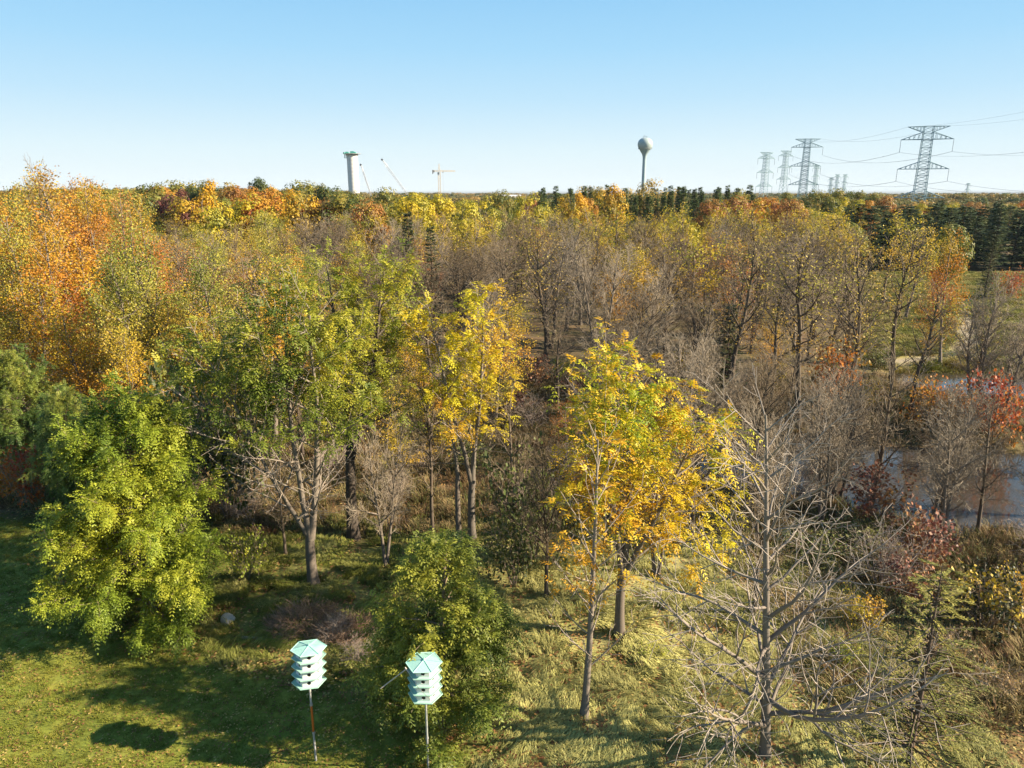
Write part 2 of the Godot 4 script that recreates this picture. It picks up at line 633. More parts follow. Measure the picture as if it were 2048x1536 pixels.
	for i in 3:
		var a := conifer(12.0, 2.6, 34, 9, 0.35, fir, 11, 0.5, 0.05, 1.15)
		store("spruce", [["trunk", a[0], M.bark, false], ["crown", a[1], M.twig, true], ["foliage", a[2], M.needle, true]], "fir_tree", "tree", 12.0, 4.6)
		a = conifer(12.0, 3.1, 20, 8, 0.0, pal([lin(0.028, 0.048, 0.026), lin(0.05, 0.078, 0.032), lin(0.11, 0.125, 0.04)]), 12, 0.85, 0.1, 0.6)
		store("pine", [["trunk", a[0], M.bark, false], ["crown", a[1], M.twig, true], ["foliage", a[2], M.needle, true]], "pine_tree", "tree", 12.0, 5.6)
	for i in 2:
		var a := conifer(9.0, 1.9, 30, 8, 0.05, pal([lin(0.03, 0.045, 0.02), lin(0.06, 0.075, 0.03), lin(0.1, 0.1, 0.04)]), 14, 0.42, 0.04, 0.7)
		store("cedar", [["trunk", a[0], M.bark, false], ["crown", a[1], M.twig, true], ["foliage", a[2], M.needle, true]], "cedar_tree", "tree", 9.0, 3.4)
	# bushes and brush
	var bush := {
		"s_dark": [lin(0.045, 0.06, 0.02), lin(0.08, 0.1, 0.028), lin(0.15, 0.15, 0.04)],
		"s_green": [lin(0.14, 0.2, 0.02), lin(0.24, 0.28, 0.03), lin(0.34, 0.33, 0.04)],
		"s_brown": [lin(0.2, 0.13, 0.06), lin(0.3, 0.2, 0.08), lin(0.36, 0.24, 0.08)],
		"s_orange": [lin(0.4, 0.26, 0.05), lin(0.46, 0.2, 0.03), lin(0.42, 0.14, 0.03)],
		"s_red": [lin(0.44, 0.19, 0.03), lin(0.4, 0.11, 0.025), lin(0.3, 0.06, 0.03)],
		"s_rust": [lin(0.3, 0.16, 0.05), lin(0.24, 0.1, 0.05), lin(0.16, 0.06, 0.045)],
		"s_gold": [lin(0.3, 0.28, 0.04), lin(0.5, 0.35, 0.03), lin(0.52, 0.28, 0.03)],
		"s_oakdark": [lin(0.022, 0.03, 0.014), lin(0.03, 0.038, 0.016), lin(0.06, 0.06, 0.02), lin(0.4, 0.28, 0.03)],
		"s_grey": [],
	}
	for kind in bush:
		for i in 2:
			var S := Spec.new()
			S.levels = 2
			S.reach = 1.05
			S.prof = PackedFloat32Array([0.6, 1.0, 1.0, 0.7, 0.4])
			S.rate = [5.0, 6.0, 0.0, 0.0]
			S.seg = [0.4, 0.3, 0.2, 0.2]
			S.start = [0.15, 0.1, 0.1, 0.0]
			S.ratio = [0.5, 0.5, 0.5, 0.4]
			S.minlen = 0.12
			S.leaf_from = 1
			S.gap = 0.1
			S.thick = 0.014
			S.sides = [5, 3, 3, 3]
			S.rmin = 0.006
			S.bark = lin(0.15, 0.12, 0.095)
			S.twig = lin(0.24, 0.185, 0.14) if kind != "s_grey" else lin(0.3, 0.24, 0.2)
			var t := Geo.new()
			var cr := [Geo.new()]
			var T := Tips.new()
			var stems := 7
			if kind == "s_grey":
				S.rate = [7.0, 8.0, 0.0, 0.0]
			for s in stems:
				var a := TAU * s / stems
				var lean := Vector3(cos(a), 0, sin(a)) * R.randf_range(0.15, 0.75)
				branch(t, lean * 0.15, (UP + lean).normalized(), R.randf_range(1.7, 2.5), 0.03, 0, S, T, cr)
			var list := [["stem", t, M.bark, false], ["crown", cr[0], M.twig, true]]
			if bush[kind].size():
				var dense: float = {"s_brown": 0.55, "s_rust": 0.8, "s_dark": 1.6, "s_oakdark": 2.2}.get(kind, 1.2)
				list.append(["foliage", leaves(T, dense, 0.13 if kind != "s_rust" else 0.16, 0.4, 0.09, pal(bush[kind]), 1.0, 14.0), M.glossy if kind in ["s_dark", "s_oakdark", "s_rust"] else M.leaf, true])
			store(kind, list, {"s_grey": "bare_bush", "s_brown": "dry_bush", "s_red": "red_bush", "s_orange": "orange_bush", "s_gold": "golden_bush", "s_green": "green_bush", "s_dark": "dark_bush", "s_oakdark": "dark_leaved_bush", "s_rust": "russet_bush"}[kind], "bush", 2.6, 2.9)
	# plain locust used away from the lawn
	var a := locust_shape(9.4, 3.3, pal([lin(0.06, 0.11, 0.03), lin(0.11, 0.17, 0.035), lin(0.2, 0.24, 0.045), lin(0.3, 0.3, 0.05)]), 0.5, 1)
	store("locust", [["trunk", a[0], M.bark, false], ["crown", a[1], M.twig, true], ["foliage", a[2], M.leaf, true]], "locust_tree", "tree", 9.4, 6.6)


func locust_shape(H: float, reach: float, colors: PackedColorArray, keep: float, stems: int) -> Array:
	var S := Spec.new()
	S.levels = 2
	S.reach = reach
	S.seg = [0.7, 0.45, 0.3, 0.3]
	S.prof = PackedFloat32Array([0.85, 1.0, 1.0, 0.97, 0.9, 0.78, 0.6, 0.35])
	S.rate = [8.5 / stems, 4.2, 0.0, 0.0]
	S.start = [0.05, 0.2, 0.1, 0.0]
	S.ang = [66.0, 48.0, 40.0, 40.0]
	S.lift = [0.03, 0.05, -0.1, 0.0]
	S.ratio = [0.4, 0.42, 0.4, 0.4]
	S.leaf_from = 1
	S.leaf_t = 0.25
	S.gap = 0.085
	S.bark = lin(0.17, 0.13, 0.1)
	S.twig = lin(0.22, 0.17, 0.11)
	var t := Geo.new()
	var cr := [Geo.new()]
	var T := Tips.new()
	for s in stems:
		var a := TAU * s / stems
		var lean := Vector3(cos(a), 0, sin(a)) * (0.0 if stems == 1 else 0.22)
		branch(t, lean * 0.6, (UP + lean).normalized(), H * 0.95, 0.13, 0, S, T, cr)
	return [t, cr[0], fronds(T, 4, 0.42, 4, 0.14, 0.03, colors, -2.0, -1.0, keep)]


func place(kind: String, x: float, z: float, h: float, w: float, label := "", group := "", from := -1) -> Node3D:
	var list: Array = protos[kind]
	var p: Dictionary = list[R.randi() % list.size() if from < 0 else from % list.size()]
	var o: Node3D = p.node.duplicate()
	o.name = numbered(p.called)
	add_child(o)
	var y := ground_y(x, z)
	o.position = Vector3(x, y - 0.04, z)
	o.rotation.y = R.randf() * TAU
	var s: float = h / p.h
	var sw: float = lerpf(w / p.w, s, 0.25)
	o.scale = Vector3(sw, s, sw)
	taken.append(Vector3(x, z, w * 0.28))
	if label:
		tag(o, label, p.category, group)
	else:
		auto_named.append([o, kind, p.category, group, x, z])
	return o


const SAY := {"bare": "leafless grey-brown tree", "bareY": "half bare tree", "gold": "gold leaved maple", "orange": "orange maple", "rust": "russet tree", "ash": "yellow-green ash", "yellow": "airy yellow tree", "f_olive": "round olive green tree", "f_dark": "dark green tree", "f_gold": "golden tree", "f_yellow": "yellow-green tree", "f_orange": "orange tree", "f_rust": "russet brown tree", "f_maroon": "maroon tree", "f_tan": "pale tan tree", "spruce": "dark fir", "pine": "dark green pine", "cedar": "dull green cedar", "s_dark": "dark green bush", "s_green": "fresh green bush", "s_brown": "dry brown bush", "s_orange": "orange bush", "s_red": "red bush", "s_rust": "reddish brown bush", "s_gold": "golden bush", "s_grey": "leafless grey bush", "s_oakdark": "dark leaved bush", "locust": "green locust"}
const WHERE := [[150.0, "at the photo's left edge"], [300.0, "in line with the big yellow-green locust"], [420.0, "in line with the olive-yellow ashes"], [560.0, "below the dark green skyline tree"], [660.0, "left of the concrete tower"], [745.0, "below the concrete tower"], [840.0, "below the leaning booms"], [925.0, "below the tower crane"], [1010.0, "just right of the tower crane"], [1090.0, "halfway from tower crane to water tower"], [1180.0, "below the left end of the firs"], [1255.0, "just left of the water tower"], [1325.0, "below the water tower"], [1400.0, "just right of the water tower"], [1490.0, "just left of the first pylon"], [1560.0, "below the first pylon"], [1650.0, "below the middle pylon"], [1760.0, "below the wooded knoll"], [1890.0, "below the largest pylon"], [1970.0, "just right of the largest pylon"], [9999.0, "towards the photo's right edge"]]
const NTH := ["first", "second", "third", "fourth", "fifth", "sixth", "seventh", "eighth", "ninth", "tenth", "eleventh", "twelfth", "thirteenth", "fourteenth", "fifteenth", "sixteenth", "seventeenth", "eighteenth", "nineteenth", "twentieth", "twenty-first", "twenty-second", "twenty-third", "twenty-fourth", "twenty-fifth", "twenty-sixth", "twenty-seventh", "twenty-eighth", "twenty-ninth", "thirtieth", "thirty-first", "thirty-second", "thirty-third", "thirty-fourth", "thirty-fifth", "thirty-sixth"]


func name_the_rest() -> void:
	var rows := {}
	for a in auto_named:
		var u: float = 1024.0 + 1392.0 * a[4] / -a[5]
		for w in WHERE:
			if u < w[0]:
				var key: String = a[1] + "|" + w[1]
				if not rows.has(key):
					rows[key] = []
				rows[key].append(a)
				break
	for key in rows:
		var list: Array = rows[key]
		list.sort_custom(func(p, q): return p[5] > q[5])
		var where: String = key.get_slice("|", 1)
		for i in list.size():
			var a: Array = list[i]
			var say: String = SAY[a[1]]
			tag(a[0], "%s %s" % [say, where] if list.size() == 1 else "%s %s, %s one back" % [say, where, NTH[mini(i, 35)]], a[2], a[3])


func free_spot(x: float, z: float, r: float) -> bool:
	for t in taken:
		if absf(t.x - x) < t.z + r and absf(t.y - z) < t.z + r and Vector2(t.x - x, t.y - z).length() < t.z + r:
			return false
	return true


# ---------------------------------------------------------------- trees of the clearing

func hero(called: String, label: String, at: Vector3, H: float, trunk_top: float, r: float, stems: Array, S: Spec, leaf = null) -> void:
	var o := thing(called, label, "tree", Vector3(at.x, ground_y(at.x, at.z) - 0.05, at.z))
	var T := Tips.new()
	if trunk_top > 0.0:
		var t := Geo.new()
		var pts := PackedVector3Array()
		var rad := PackedFloat32Array()
		for i in 7:
			var f := i / 6.0
			pts.append(Vector3(sin(f * 2.5 + at.x) * 0.07 * f, trunk_top * f, cos(f * 2.0 + at.z) * 0.05 * f))
			rad.append(r * (1.0 - 0.22 * f) * (1.35 if i == 0 else (1.1 if i == 1 else 1.0)))
		t.tube(pts, rad, 12, S.bark, S.bark)
		part(o, "trunk", t.mesh(), M.bark)
		var join: Vector3 = pts[6]
		for s in stems:
			var g := Geo.new()
			var out := [g]
			branch(g, join - Vector3(0, 0.25, 0), s[0].normalized(), s[1], s[2], 0, S, T, out)
			part(o, "limb", g.mesh(), M.bark)
			for k in range(1, out.size()):
				part(o, "branch", out[k].mesh(), M.twig)
	else:
		var g := Geo.new()
		var out := [g]
		branch(g, Vector3.ZERO, stems[0][0].normalized(), H, r, 0, S, T, out)
		part(o, "trunk", g.mesh(), M.bark)
		for k in range(1, out.size()):
			part(o, "branch", out[k].mesh(), M.twig)
	if leaf != null:
		part(o, "foliage", leaf.call(T).mesh(), M.leaf, true)
	taken.append(Vector3(at.x, at.z, 1.2))


func walnut_spec(reach: float, low: float) -> Spec:
	var S := Spec.new()
	S.split = true
	S.reach = reach
	S.prof = PackedFloat32Array([low, 1.0, 0.95, 0.9, 0.75, 0.45])
	S.rate = [2.2, 2.6, 3.2, 0.0]
	S.start = [0.1, 0.15, 0.1, 0.0]
	S.ang = [52.0, 46.0, 46.0, 40.0]
	S.lift = [0.03, 0.14, 0.04, 0.0]
	S.thick = 0.014
	S.wob = [0.07, 0.12, 0.18, 0.3]
	S.ratio = [0.4, 0.42, 0.42, 0.4]
	S.leaf_from = 2
	S.leaf_t = 0.4
	S.gap = 0.22
	S.rmin = 0.009
	S.bark = lin(0.15, 0.125, 0.1)
	S.twig = lin(0.27, 0.225, 0.185)
	return S


func build_clearing_trees() -> void:
	var green := pal([lin(0.065, 0.1, 0.016), lin(0.13, 0.165, 0.02), lin(0.24, 0.255, 0.03), lin(0.4, 0.36, 0.035)])
	var lime := pal([lin(0.12, 0.17, 0.02), lin(0.19, 0.245, 0.025), lin(0.26, 0.3, 0.03), lin(0.34, 0.35, 0.035)])
	var shade := pal([lin(0.07, 0.105, 0.022), lin(0.115, 0.155, 0.026), lin(0.19, 0.215, 0.033), lin(0.29, 0.29, 0.04)])
	var gold := pal([lin(0.36, 0.33, 0.025), lin(0.52, 0.4, 0.02), lin(0.56, 0.36, 0.018), lin(0.54, 0.28, 0.02)])
	var lemon := pal([lin(0.38, 0.37, 0.03), lin(0.52, 0.45, 0.022), lin(0.56, 0.42, 0.02), lin(0.56, 0.34, 0.02)])
	# the big locust whose boughs reach the lawn
	var a := locust_shape(9.2, 3.15, lime, 0.85, 1)
	var o := thing("locust_tree", "big bright yellow-green locust with boughs down to the lawn", "tree", Vector3(-13.6, -0.1, -23.9))
	part(o, "trunk", a[0].mesh(), M.bark)
	part(o, "crown", a[1].mesh(), M.twig, true)
	part(o, "foliage", a[2].mesh(), M.leaf, true)
	taken.append(Vector3(-13.0, -23.9, 2.5))
	a = locust_shape(6.4, 2.35, shade, 0.85, 1)
	o = thing("locust_tree", "smaller deep green locust behind the two birdhouses", "tree", Vector3(-2.2, -0.1, -18.4))
	part(o, "trunk", a[0].mesh(), M.bark)
	part(o, "crown", a[1].mesh(), M.twig, true)
	part(o, "foliage", a[2].mesh(), M.leaf, true)
	taken.append(Vector3(-2.45, -19.3, 2.0))
	# walnuts
	var S := walnut_spec(3.8, 0.9)
	hero("walnut_tree", "tall green walnut with a grey trunk forked low above the grass", Vector3(-8.36, 0, -26.7), 13.5, 2.5, 0.23,
		[[Vector3(-0.1, 1, 0.02), 9.9, 0.135], [Vector3(0.24, 1, -0.06), 9.8, 0.15], [Vector3(-0.42, 1, 0.12), 8.6, 0.1]], S,
		func(T): return fronds(T, 7, 0.5, 4, 0.17, 0.034, green, 6.4, 8.6, 0.9))
	S = walnut_spec(3.7, 0.5)
	S.bark = lin(0.075, 0.06, 0.05)
	S.twig = lin(0.16, 0.13, 0.1)
	hero("walnut_tree", "dark trunked green walnut just behind the forked one", Vector3(-7.6, 0, -31.0), 13.6, 4.4, 0.27,
		[[Vector3(0.34, 1, 0.05), 9.0, 0.17], [Vector3(0.0, 1, -0.1), 9.0, 0.15]], S,
		func(T): return fronds(T, 6, 0.5, 4, 0.17, 0.034, pal([lin(0.12, 0.155, 0.02), lin(0.21, 0.235, 0.025), lin(0.3, 0.3, 0.03), lin(0.42, 0.34, 0.03)]), 4.6, 7.4, 0.75))
	S = walnut_spec(2.5, 0.7)
	S.bark = lin(0.14, 0.12, 0.1)
	hero("walnut_tree", "tall slim yellow walnut beside the green walnut", Vector3(-1.9, 0, -30.75), 12.2, 3.2, 0.2,
		[[Vector3(0.1, 1, 0), 9.2, 0.13], [Vector3(-0.16, 1, 0.05), 8.8, 0.11]], S,
		func(T): return fronds(T, 9, 0.48, 4, 0.17, 0.034, lemon, 4.8, 7.6))
	S = walnut_spec(1.9, 1.0)
	hero("walnut_tree", "thin dark stem with few yellow leaves against the slim yellow walnut", Vector3(-2.5, 0, -30.5), 9.8, 3.6, 0.14,
		[[Vector3(-0.12, 1, 0), 6.2, 0.09]], S,
		func(T): return fronds(T, 2, 0.48, 4, 0.15, 0.034, gold, 6.0, 9.0))
	S = walnut_spec(3.7, 0.85)
	S.prof = PackedFloat32Array([0.85, 1.0, 1.0, 0.9, 0.75, 0.5])
	hero("walnut_tree", "wide golden walnut in the middle, dark trunk in pale grass", Vector3(4.0, 0, -23.1), 11.0, 2.7, 0.19,
		[[Vector3(0.08, 1, -0.02), 7.5, 0.14], [Vector3(0.48, 1, 0.05), 6.4, 0.12], [Vector3(-0.16, 1, 0.1), 7.2, 0.11]], S,
		func(T):
			var g := fronds(T, 5, 0.5, 4, 0.16, 0.034, pal([lin(0.5, 0.42, 0.02), lin(0.58, 0.43, 0.018), lin(0.58, 0.37, 0.018), lin(0.55, 0.3, 0.02)]), 1.6, 3.6, 0.58)
			var h := fronds(T, 4, 0.5, 4, 0.16, 0.034, pal([lin(0.18, 0.25, 0.02), lin(0.34, 0.36, 0.022), lin(0.5, 0.42, 0.02)]), 6.6, 9.0, 0.75)
			var k := g.v.size()
			g.v.append_array(h.v)
			g.c.append_array(h.c)
			for i in h.ix:
				g.ix.append(i + k)
			return g)
	# young walnut, nearly bare
	S = walnut_spec(2.4, 1.1)
	S.rate = [3.4, 2.4, 2.6, 0.0]
	S.start = [0.2, 0.15, 0.1, 0.0]
	S.lift = [0.02, 0.2, 0.1, 0.0]
	S.bark = lin(0.2, 0.165, 0.135)
	S.wob[0] = 0.02
	hero("walnut_tree", "young straight walnut in the straw grass, golden leaves only at its top", Vector3(2.26, 0, -18.8), 9.2, 0.0, 0.13, [[Vector3(0.02, 1, 0)]], S,
		func(T): return fronds(T, 3, 0.5, 4, 0.15, 0.032, gold, 4.4, 7.0, 0.8))
	# the leafless tree at the right
	S = walnut_spec(4.5, 1.05)
	S.prof = PackedFloat32Array([0.85, 1.1, 1.0, 0.75, 0.65, 0.55, 0.4])
	S.rate = [3.0, 3.2, 3.8, 0.0]
	S.start = [0.08, 0.15, 0.1, 0.0]
	S.ang = [60.0, 44.0, 44.0, 40.0]
	S.lift = [0.02, 0.1, 0.0, 0.0]
	S.wob = [0.022, 0.18, 0.22, 0.22]
	S.ratio = [0.4, 0.5, 0.55, 0.4]
	S.bark = lin(0.13, 0.108, 0.09)
	S.twig = lin(0.3, 0.255, 0.215)
	S.thick = 0.0165
	S.rmin = 0.0075
	S.minlen = 0.2
	hero("bare_walnut_tree", "leafless pale grey tree with long crooked limbs, nearest the birdhouses' right", Vector3(7.4, 0, -17.2), 10.6, 0.0, 0.15, [[Vector3(-0.055, 1, 0)]], S)
	# feathery cedar before the brush
	a = conifer(6.6, 2.7, 22, 6, 0.16, pal([lin(0.07, 0.085, 0.02), lin(0.13, 0.14, 0.03), lin(0.22, 0.2, 0.045)]), 42, 0.14, 0.1, 0.6)
	o = thing("cedar_tree", "thin drooping olive cedar in the corner before the dry brush", "tree", Vector3(11.4, -0.1, -16.9))
	part(o, "trunk", a[0].mesh(), M.bark)
	part(o, "crown", a[1].mesh(), M.twig, true)
	part(o, "foliage", a[2].mesh(), M.needle, true)
	taken.append(Vector3(11.4, -16.9, 1.6))
	# saplings between the big trees
	for q in [[-3.9, -31.6, 9.5, 3.2, "bare sapling with dark stem by the yellow walnut"], [-5.6, -28.4, 7.4, 3.0, "thin bare sapling between the walnuts, behind the green locust"], [1.4, -25.6, 7.0, 2.6, "thin bare sapling beside the dark green bush"], [-10.3, -29.2, 6.0, 2.6, "bare sapling left of the forked walnut"], [0.2, -29.0, 8.2, 3.0, "bare sapling behind the dark green bush"], [6.2, -27.5, 7.8, 3.0, "bare sapling behind the wide golden walnut"], [-14.8, -29.0, 6.8, 2.6, "bare sapling behind the big locust's crown"], [9.4, -24.4, 7.2, 3.2, "bare young tree at the edge of the thicket"],
		[12.2, -34.0, 8.6, 3.8, "bare tree on the near pond bank, behind the leafless pale tree's top"], [15.4, -32.4, 8.0, 3.6, "bare grey tree on the near pond bank beside the olive thicket"], [20.4, -30.6, 8.4, 3.8, "bare tree on the near pond bank behind the brown-red sapling"], [24.6, -30.0, 7.2, 3.4, "bare tree on the near bank, close to the photo's right edge"], [10.6, -38.0, 9.4, 3.8, "bare tree at the pond's west end"], [18.2, -36.6, 8.2, 3.4, "bare tree in the shallows, middle of the pond"], [13.8, -36.8, 8.8, 3.4, "thin bare tree in the shallows at the pond's west end"], [23.2, -35.4, 7.6, 3.4, "bare tree in the shallows beyond the double reddish trunk"], [27.4, -34.2, 7.6, 3.2, "bare tree in the shallows near the photo's right edge"], [16.6, -40.8, 8.8, 3.4, "far bare tree standing in the pond"], [8.6, -31.0, 8.4, 3.6, "bare tree behind the golden walnut's drooping boughs"], [11.4, -29.6, 7.4, 3.2, "bare young tree in the grey-green thicket"]]:
		place("bare", q[0], q[1], q[2], q[3], q[4])


# ---------------------------------------------------------------- birdhouses and small things

func hexagon(r: float, y: float, turn := 0.0) -> PackedVector3Array:
	var p := PackedVector3Array()
	for i in 6:
		var w := TAU * i / 6.0 + turn
		p.append(Vector3(cos(w) * r, y, sin(w) * r))
	return p


func slab(g: Geo, low: PackedVector3Array, high: PackedVector3Array, col: Color) -> void:
	# a solid between two outlines with the same number of corners
	var n := low.size()
	for i in n:
		var j := (i + 1) % n
		g.quad(low[i], low[j], high[j], high[i], col)
	for i in range(1, n - 1):
		g.tri(low[0], low[i + 1], low[i], col)
		g.tri(high[0], high[i], high[i + 1], col)


func birdhouse(label: String, at: Vector3, floor_y: float, turn: float, lean: Vector3, pole: Array) -> Node3D:
	var y0 := ground_y(at.x, at.z)
	var o := thing("birdhouse", label, "birdhouse", Vector3(at.x, y0, at.z), "hexagonal birdhouses on poles")
	var y := -0.1
	for s in pole:
		var g := Geo.new()
		var k := 6
		var r: float = s[1]
		var pts := PackedVector3Array()
		var rad := PackedFloat32Array()
		for i in k + 1:
			pts.append(Vector3(0, lerpf(y, s[0], i / float(k)), 0))
			rad.append(r)
		g.tube(pts, rad, 12, s[2], s[2])
		g.tube(PackedVector3Array([Vector3(0, s[0] - 0.05, 0), Vector3(0, s[0] + 0.03, 0)]), PackedFloat32Array([r + 0.012, r + 0.012]), 12, Color(0.3, 0.3, 0.3), Color(0.3, 0.3, 0.3))
		part(o, "pole", g.mesh(), M.metal)
		y = s[0]
	var house := Transform3D(Basis.from_euler(lean) * Basis(UP, turn), Vector3(0, floor_y, 0))
	var mint := Color(0.33, 0.54, 0.46)
	var white := Color(0.6, 0.6, 0.58)
	var tier_h := 0.25
	for t in 4:
		var tier := Node3D.new()
		tier.name = "tier"
		o.add_child(tier, true)
		tier.transform = house * Transform3D(Basis(UP, t * 0.035 * (1.0 if turn > 0.3 else 0.3)), Vector3(0, t * tier_h, 0))
		# the sloping porch, one board for each side, with its lip
		for i in 6:
			var w0 := TAU * i / 6.0
			var w1 := TAU * (i + 1) / 6.0
			var a := Vector3(cos(w0), 0, sin(w0))
			var b := Vector3(cos(w1), 0, sin(w1))
			var g := Geo.new()
			var top := PackedVector3Array([a * 0.33 + UP * 0.012, b * 0.33 + UP * 0.012, b * 0.465, a * 0.465])
			var low := PackedVector3Array()
			for q in top:
				low.append(q - UP * 0.018)
			slab(g, low, top, jit(mint, 0.05))
			var lip := PackedVector3Array([a * 0.46 - UP * 0.012, b * 0.46 - UP * 0.012, b * 0.474 - UP * 0.012, a * 0.474 - UP * 0.012])
			var lip2 := PackedVector3Array()
			for q in lip:
				lip2.append(q + UP * 0.028)
			slab(g, lip, lip2, jit(mint, 0.05))
			part(tier, "porch_board", g.mesh(), M.paint)
			# wall with its round hole, a dark nest space behind
			var r := 0.345
			var p := a * r + UP * 0.014
			var q2 := b * r + UP * 0.014
			var ph := a * r * 0.99 + UP * 0.236
			var qh := b * r * 0.99 + UP * 0.236
			var mid := (p + q2 + ph + qh) * 0.25 
			var ex := (q2 - p).normalized()
			var out := mid.normalized() * Vector3(1, 0, 1)
			var wall := Geo.new()
			var ring := PackedVector3Array()
			for k in 20:
				var w := TAU * k / 20.0
				ring.append(mid - UP * 0.028 + (ex * cos(w) + UP * sin(w)) * 0.054)
			var edge := PackedVector3Array()
			for k in 20:
				var w := TAU * k / 20.0
				var dx := cos(w)
				var dy := sin(w)
				var hx := (q2 - p).length() * 0.5
				var hy := 0.111
				var m := minf(hx / maxf(absf(dx), 0.001), hy / maxf(absf(dy), 0.001))
				edge.append(mid + ex * dx * m + UP * (dy * m))
			for k in 20:
				var j := (k + 1) % 20
				wall.quad(ring[k], ring[j], edge[j], edge[k], white)
				wall.quad(ring[k] - out * 0.02, ring[j] - out * 0.02, ring[j], ring[k], white)
			for c in 4:
				# corners of the board that the fan leaves open
				var sx := 1.0 if c & 1 else -1.0
				var sy := 1.0 if c & 2 else -1.0
				var corner := mid + ex * (q2 - p).length() * 0.5 * sx + UP * 0.111 * sy
				var near := []
				for k in 20:
					var dd := edge[k] - mid
					if dd.dot(ex) * sx > 0.0 and dd.y * sy > 0.0:
						near.append(edge[k])
				near.append(corner)
				for k in range(0, near.size() - 2):
					wall.tri(corner, near[k], near[k + 1], white)
			part(tier, "wall_panel", wall.mesh(), M.paint)
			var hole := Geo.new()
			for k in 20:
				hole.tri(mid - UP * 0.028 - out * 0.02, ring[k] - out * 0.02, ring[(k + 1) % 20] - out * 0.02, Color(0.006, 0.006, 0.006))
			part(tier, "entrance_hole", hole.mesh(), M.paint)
		if t == 0:
			var fl := Geo.new()
			slab(fl, hexagon(0.335, 0.0), hexagon(0.335, 0.028), mint)
			part(tier, "base_board", fl.mesh(), M.paint)
	var roof := Node3D.new()
	roof.name = "roof"
	o.add_child(roof)
	roof.transform = house * Transform3D(Basis(UP, 0.06), Vector3(0, 4 * tier_h - 0.012, 0))
	for i in 6:
		var w0 := TAU * i / 6.0
		var w1 := TAU * (i + 1) / 6.0
		var a := Vector3(cos(w0), 0, sin(w0)) * 0.49
		var b := Vector3(cos(w1), 0, sin(w1)) * 0.49
		var top := UP * 0.08
		var g := Geo.new()
		var m := (a + b + top) / 3.0
		var p := PackedVector3Array()
		for q in [a, b, top]:
			p.append(m + (q - m) * 0.985)
		var lo := PackedVector3Array()
		for q in p:
			lo.append(q - UP * 0.02)
		slab(g, lo, p, jit(Color(0.3, 0.52, 0.46), 0.06))
		part(roof, "roof_panel", g.mesh(), M.paint)
		var rib := Geo.new()
		rib.bar(a * 1.01 + UP * 0.004, top * 1.02, 0.011, 6, Color(0.26, 0.52, 0.45))
		rib.bar(a * 1.0, b * 1.0, 0.011, 6, Color(0.4, 0.7, 0.58))
		part(roof, "roof_rib", rib.mesh(), M.paint_round)
	var cap := Geo.new()
	cap.tube(PackedVector3Array([Vector3(0, 0.06, 0), Vector3(0, 0.1, 0), Vector3(0, 0.102, 0), Vector3(0, 0.15, 0), Vector3(0, 0.155, 0)]), PackedFloat32Array([0.05, 0.04, 0.018, 0.016, 0.001]), 12, Color(0.3, 0.58, 0.5), Color(0.3, 0.58, 0.5))
	part(roof, "finial", cap.mesh(), M.paint_round)
	return o


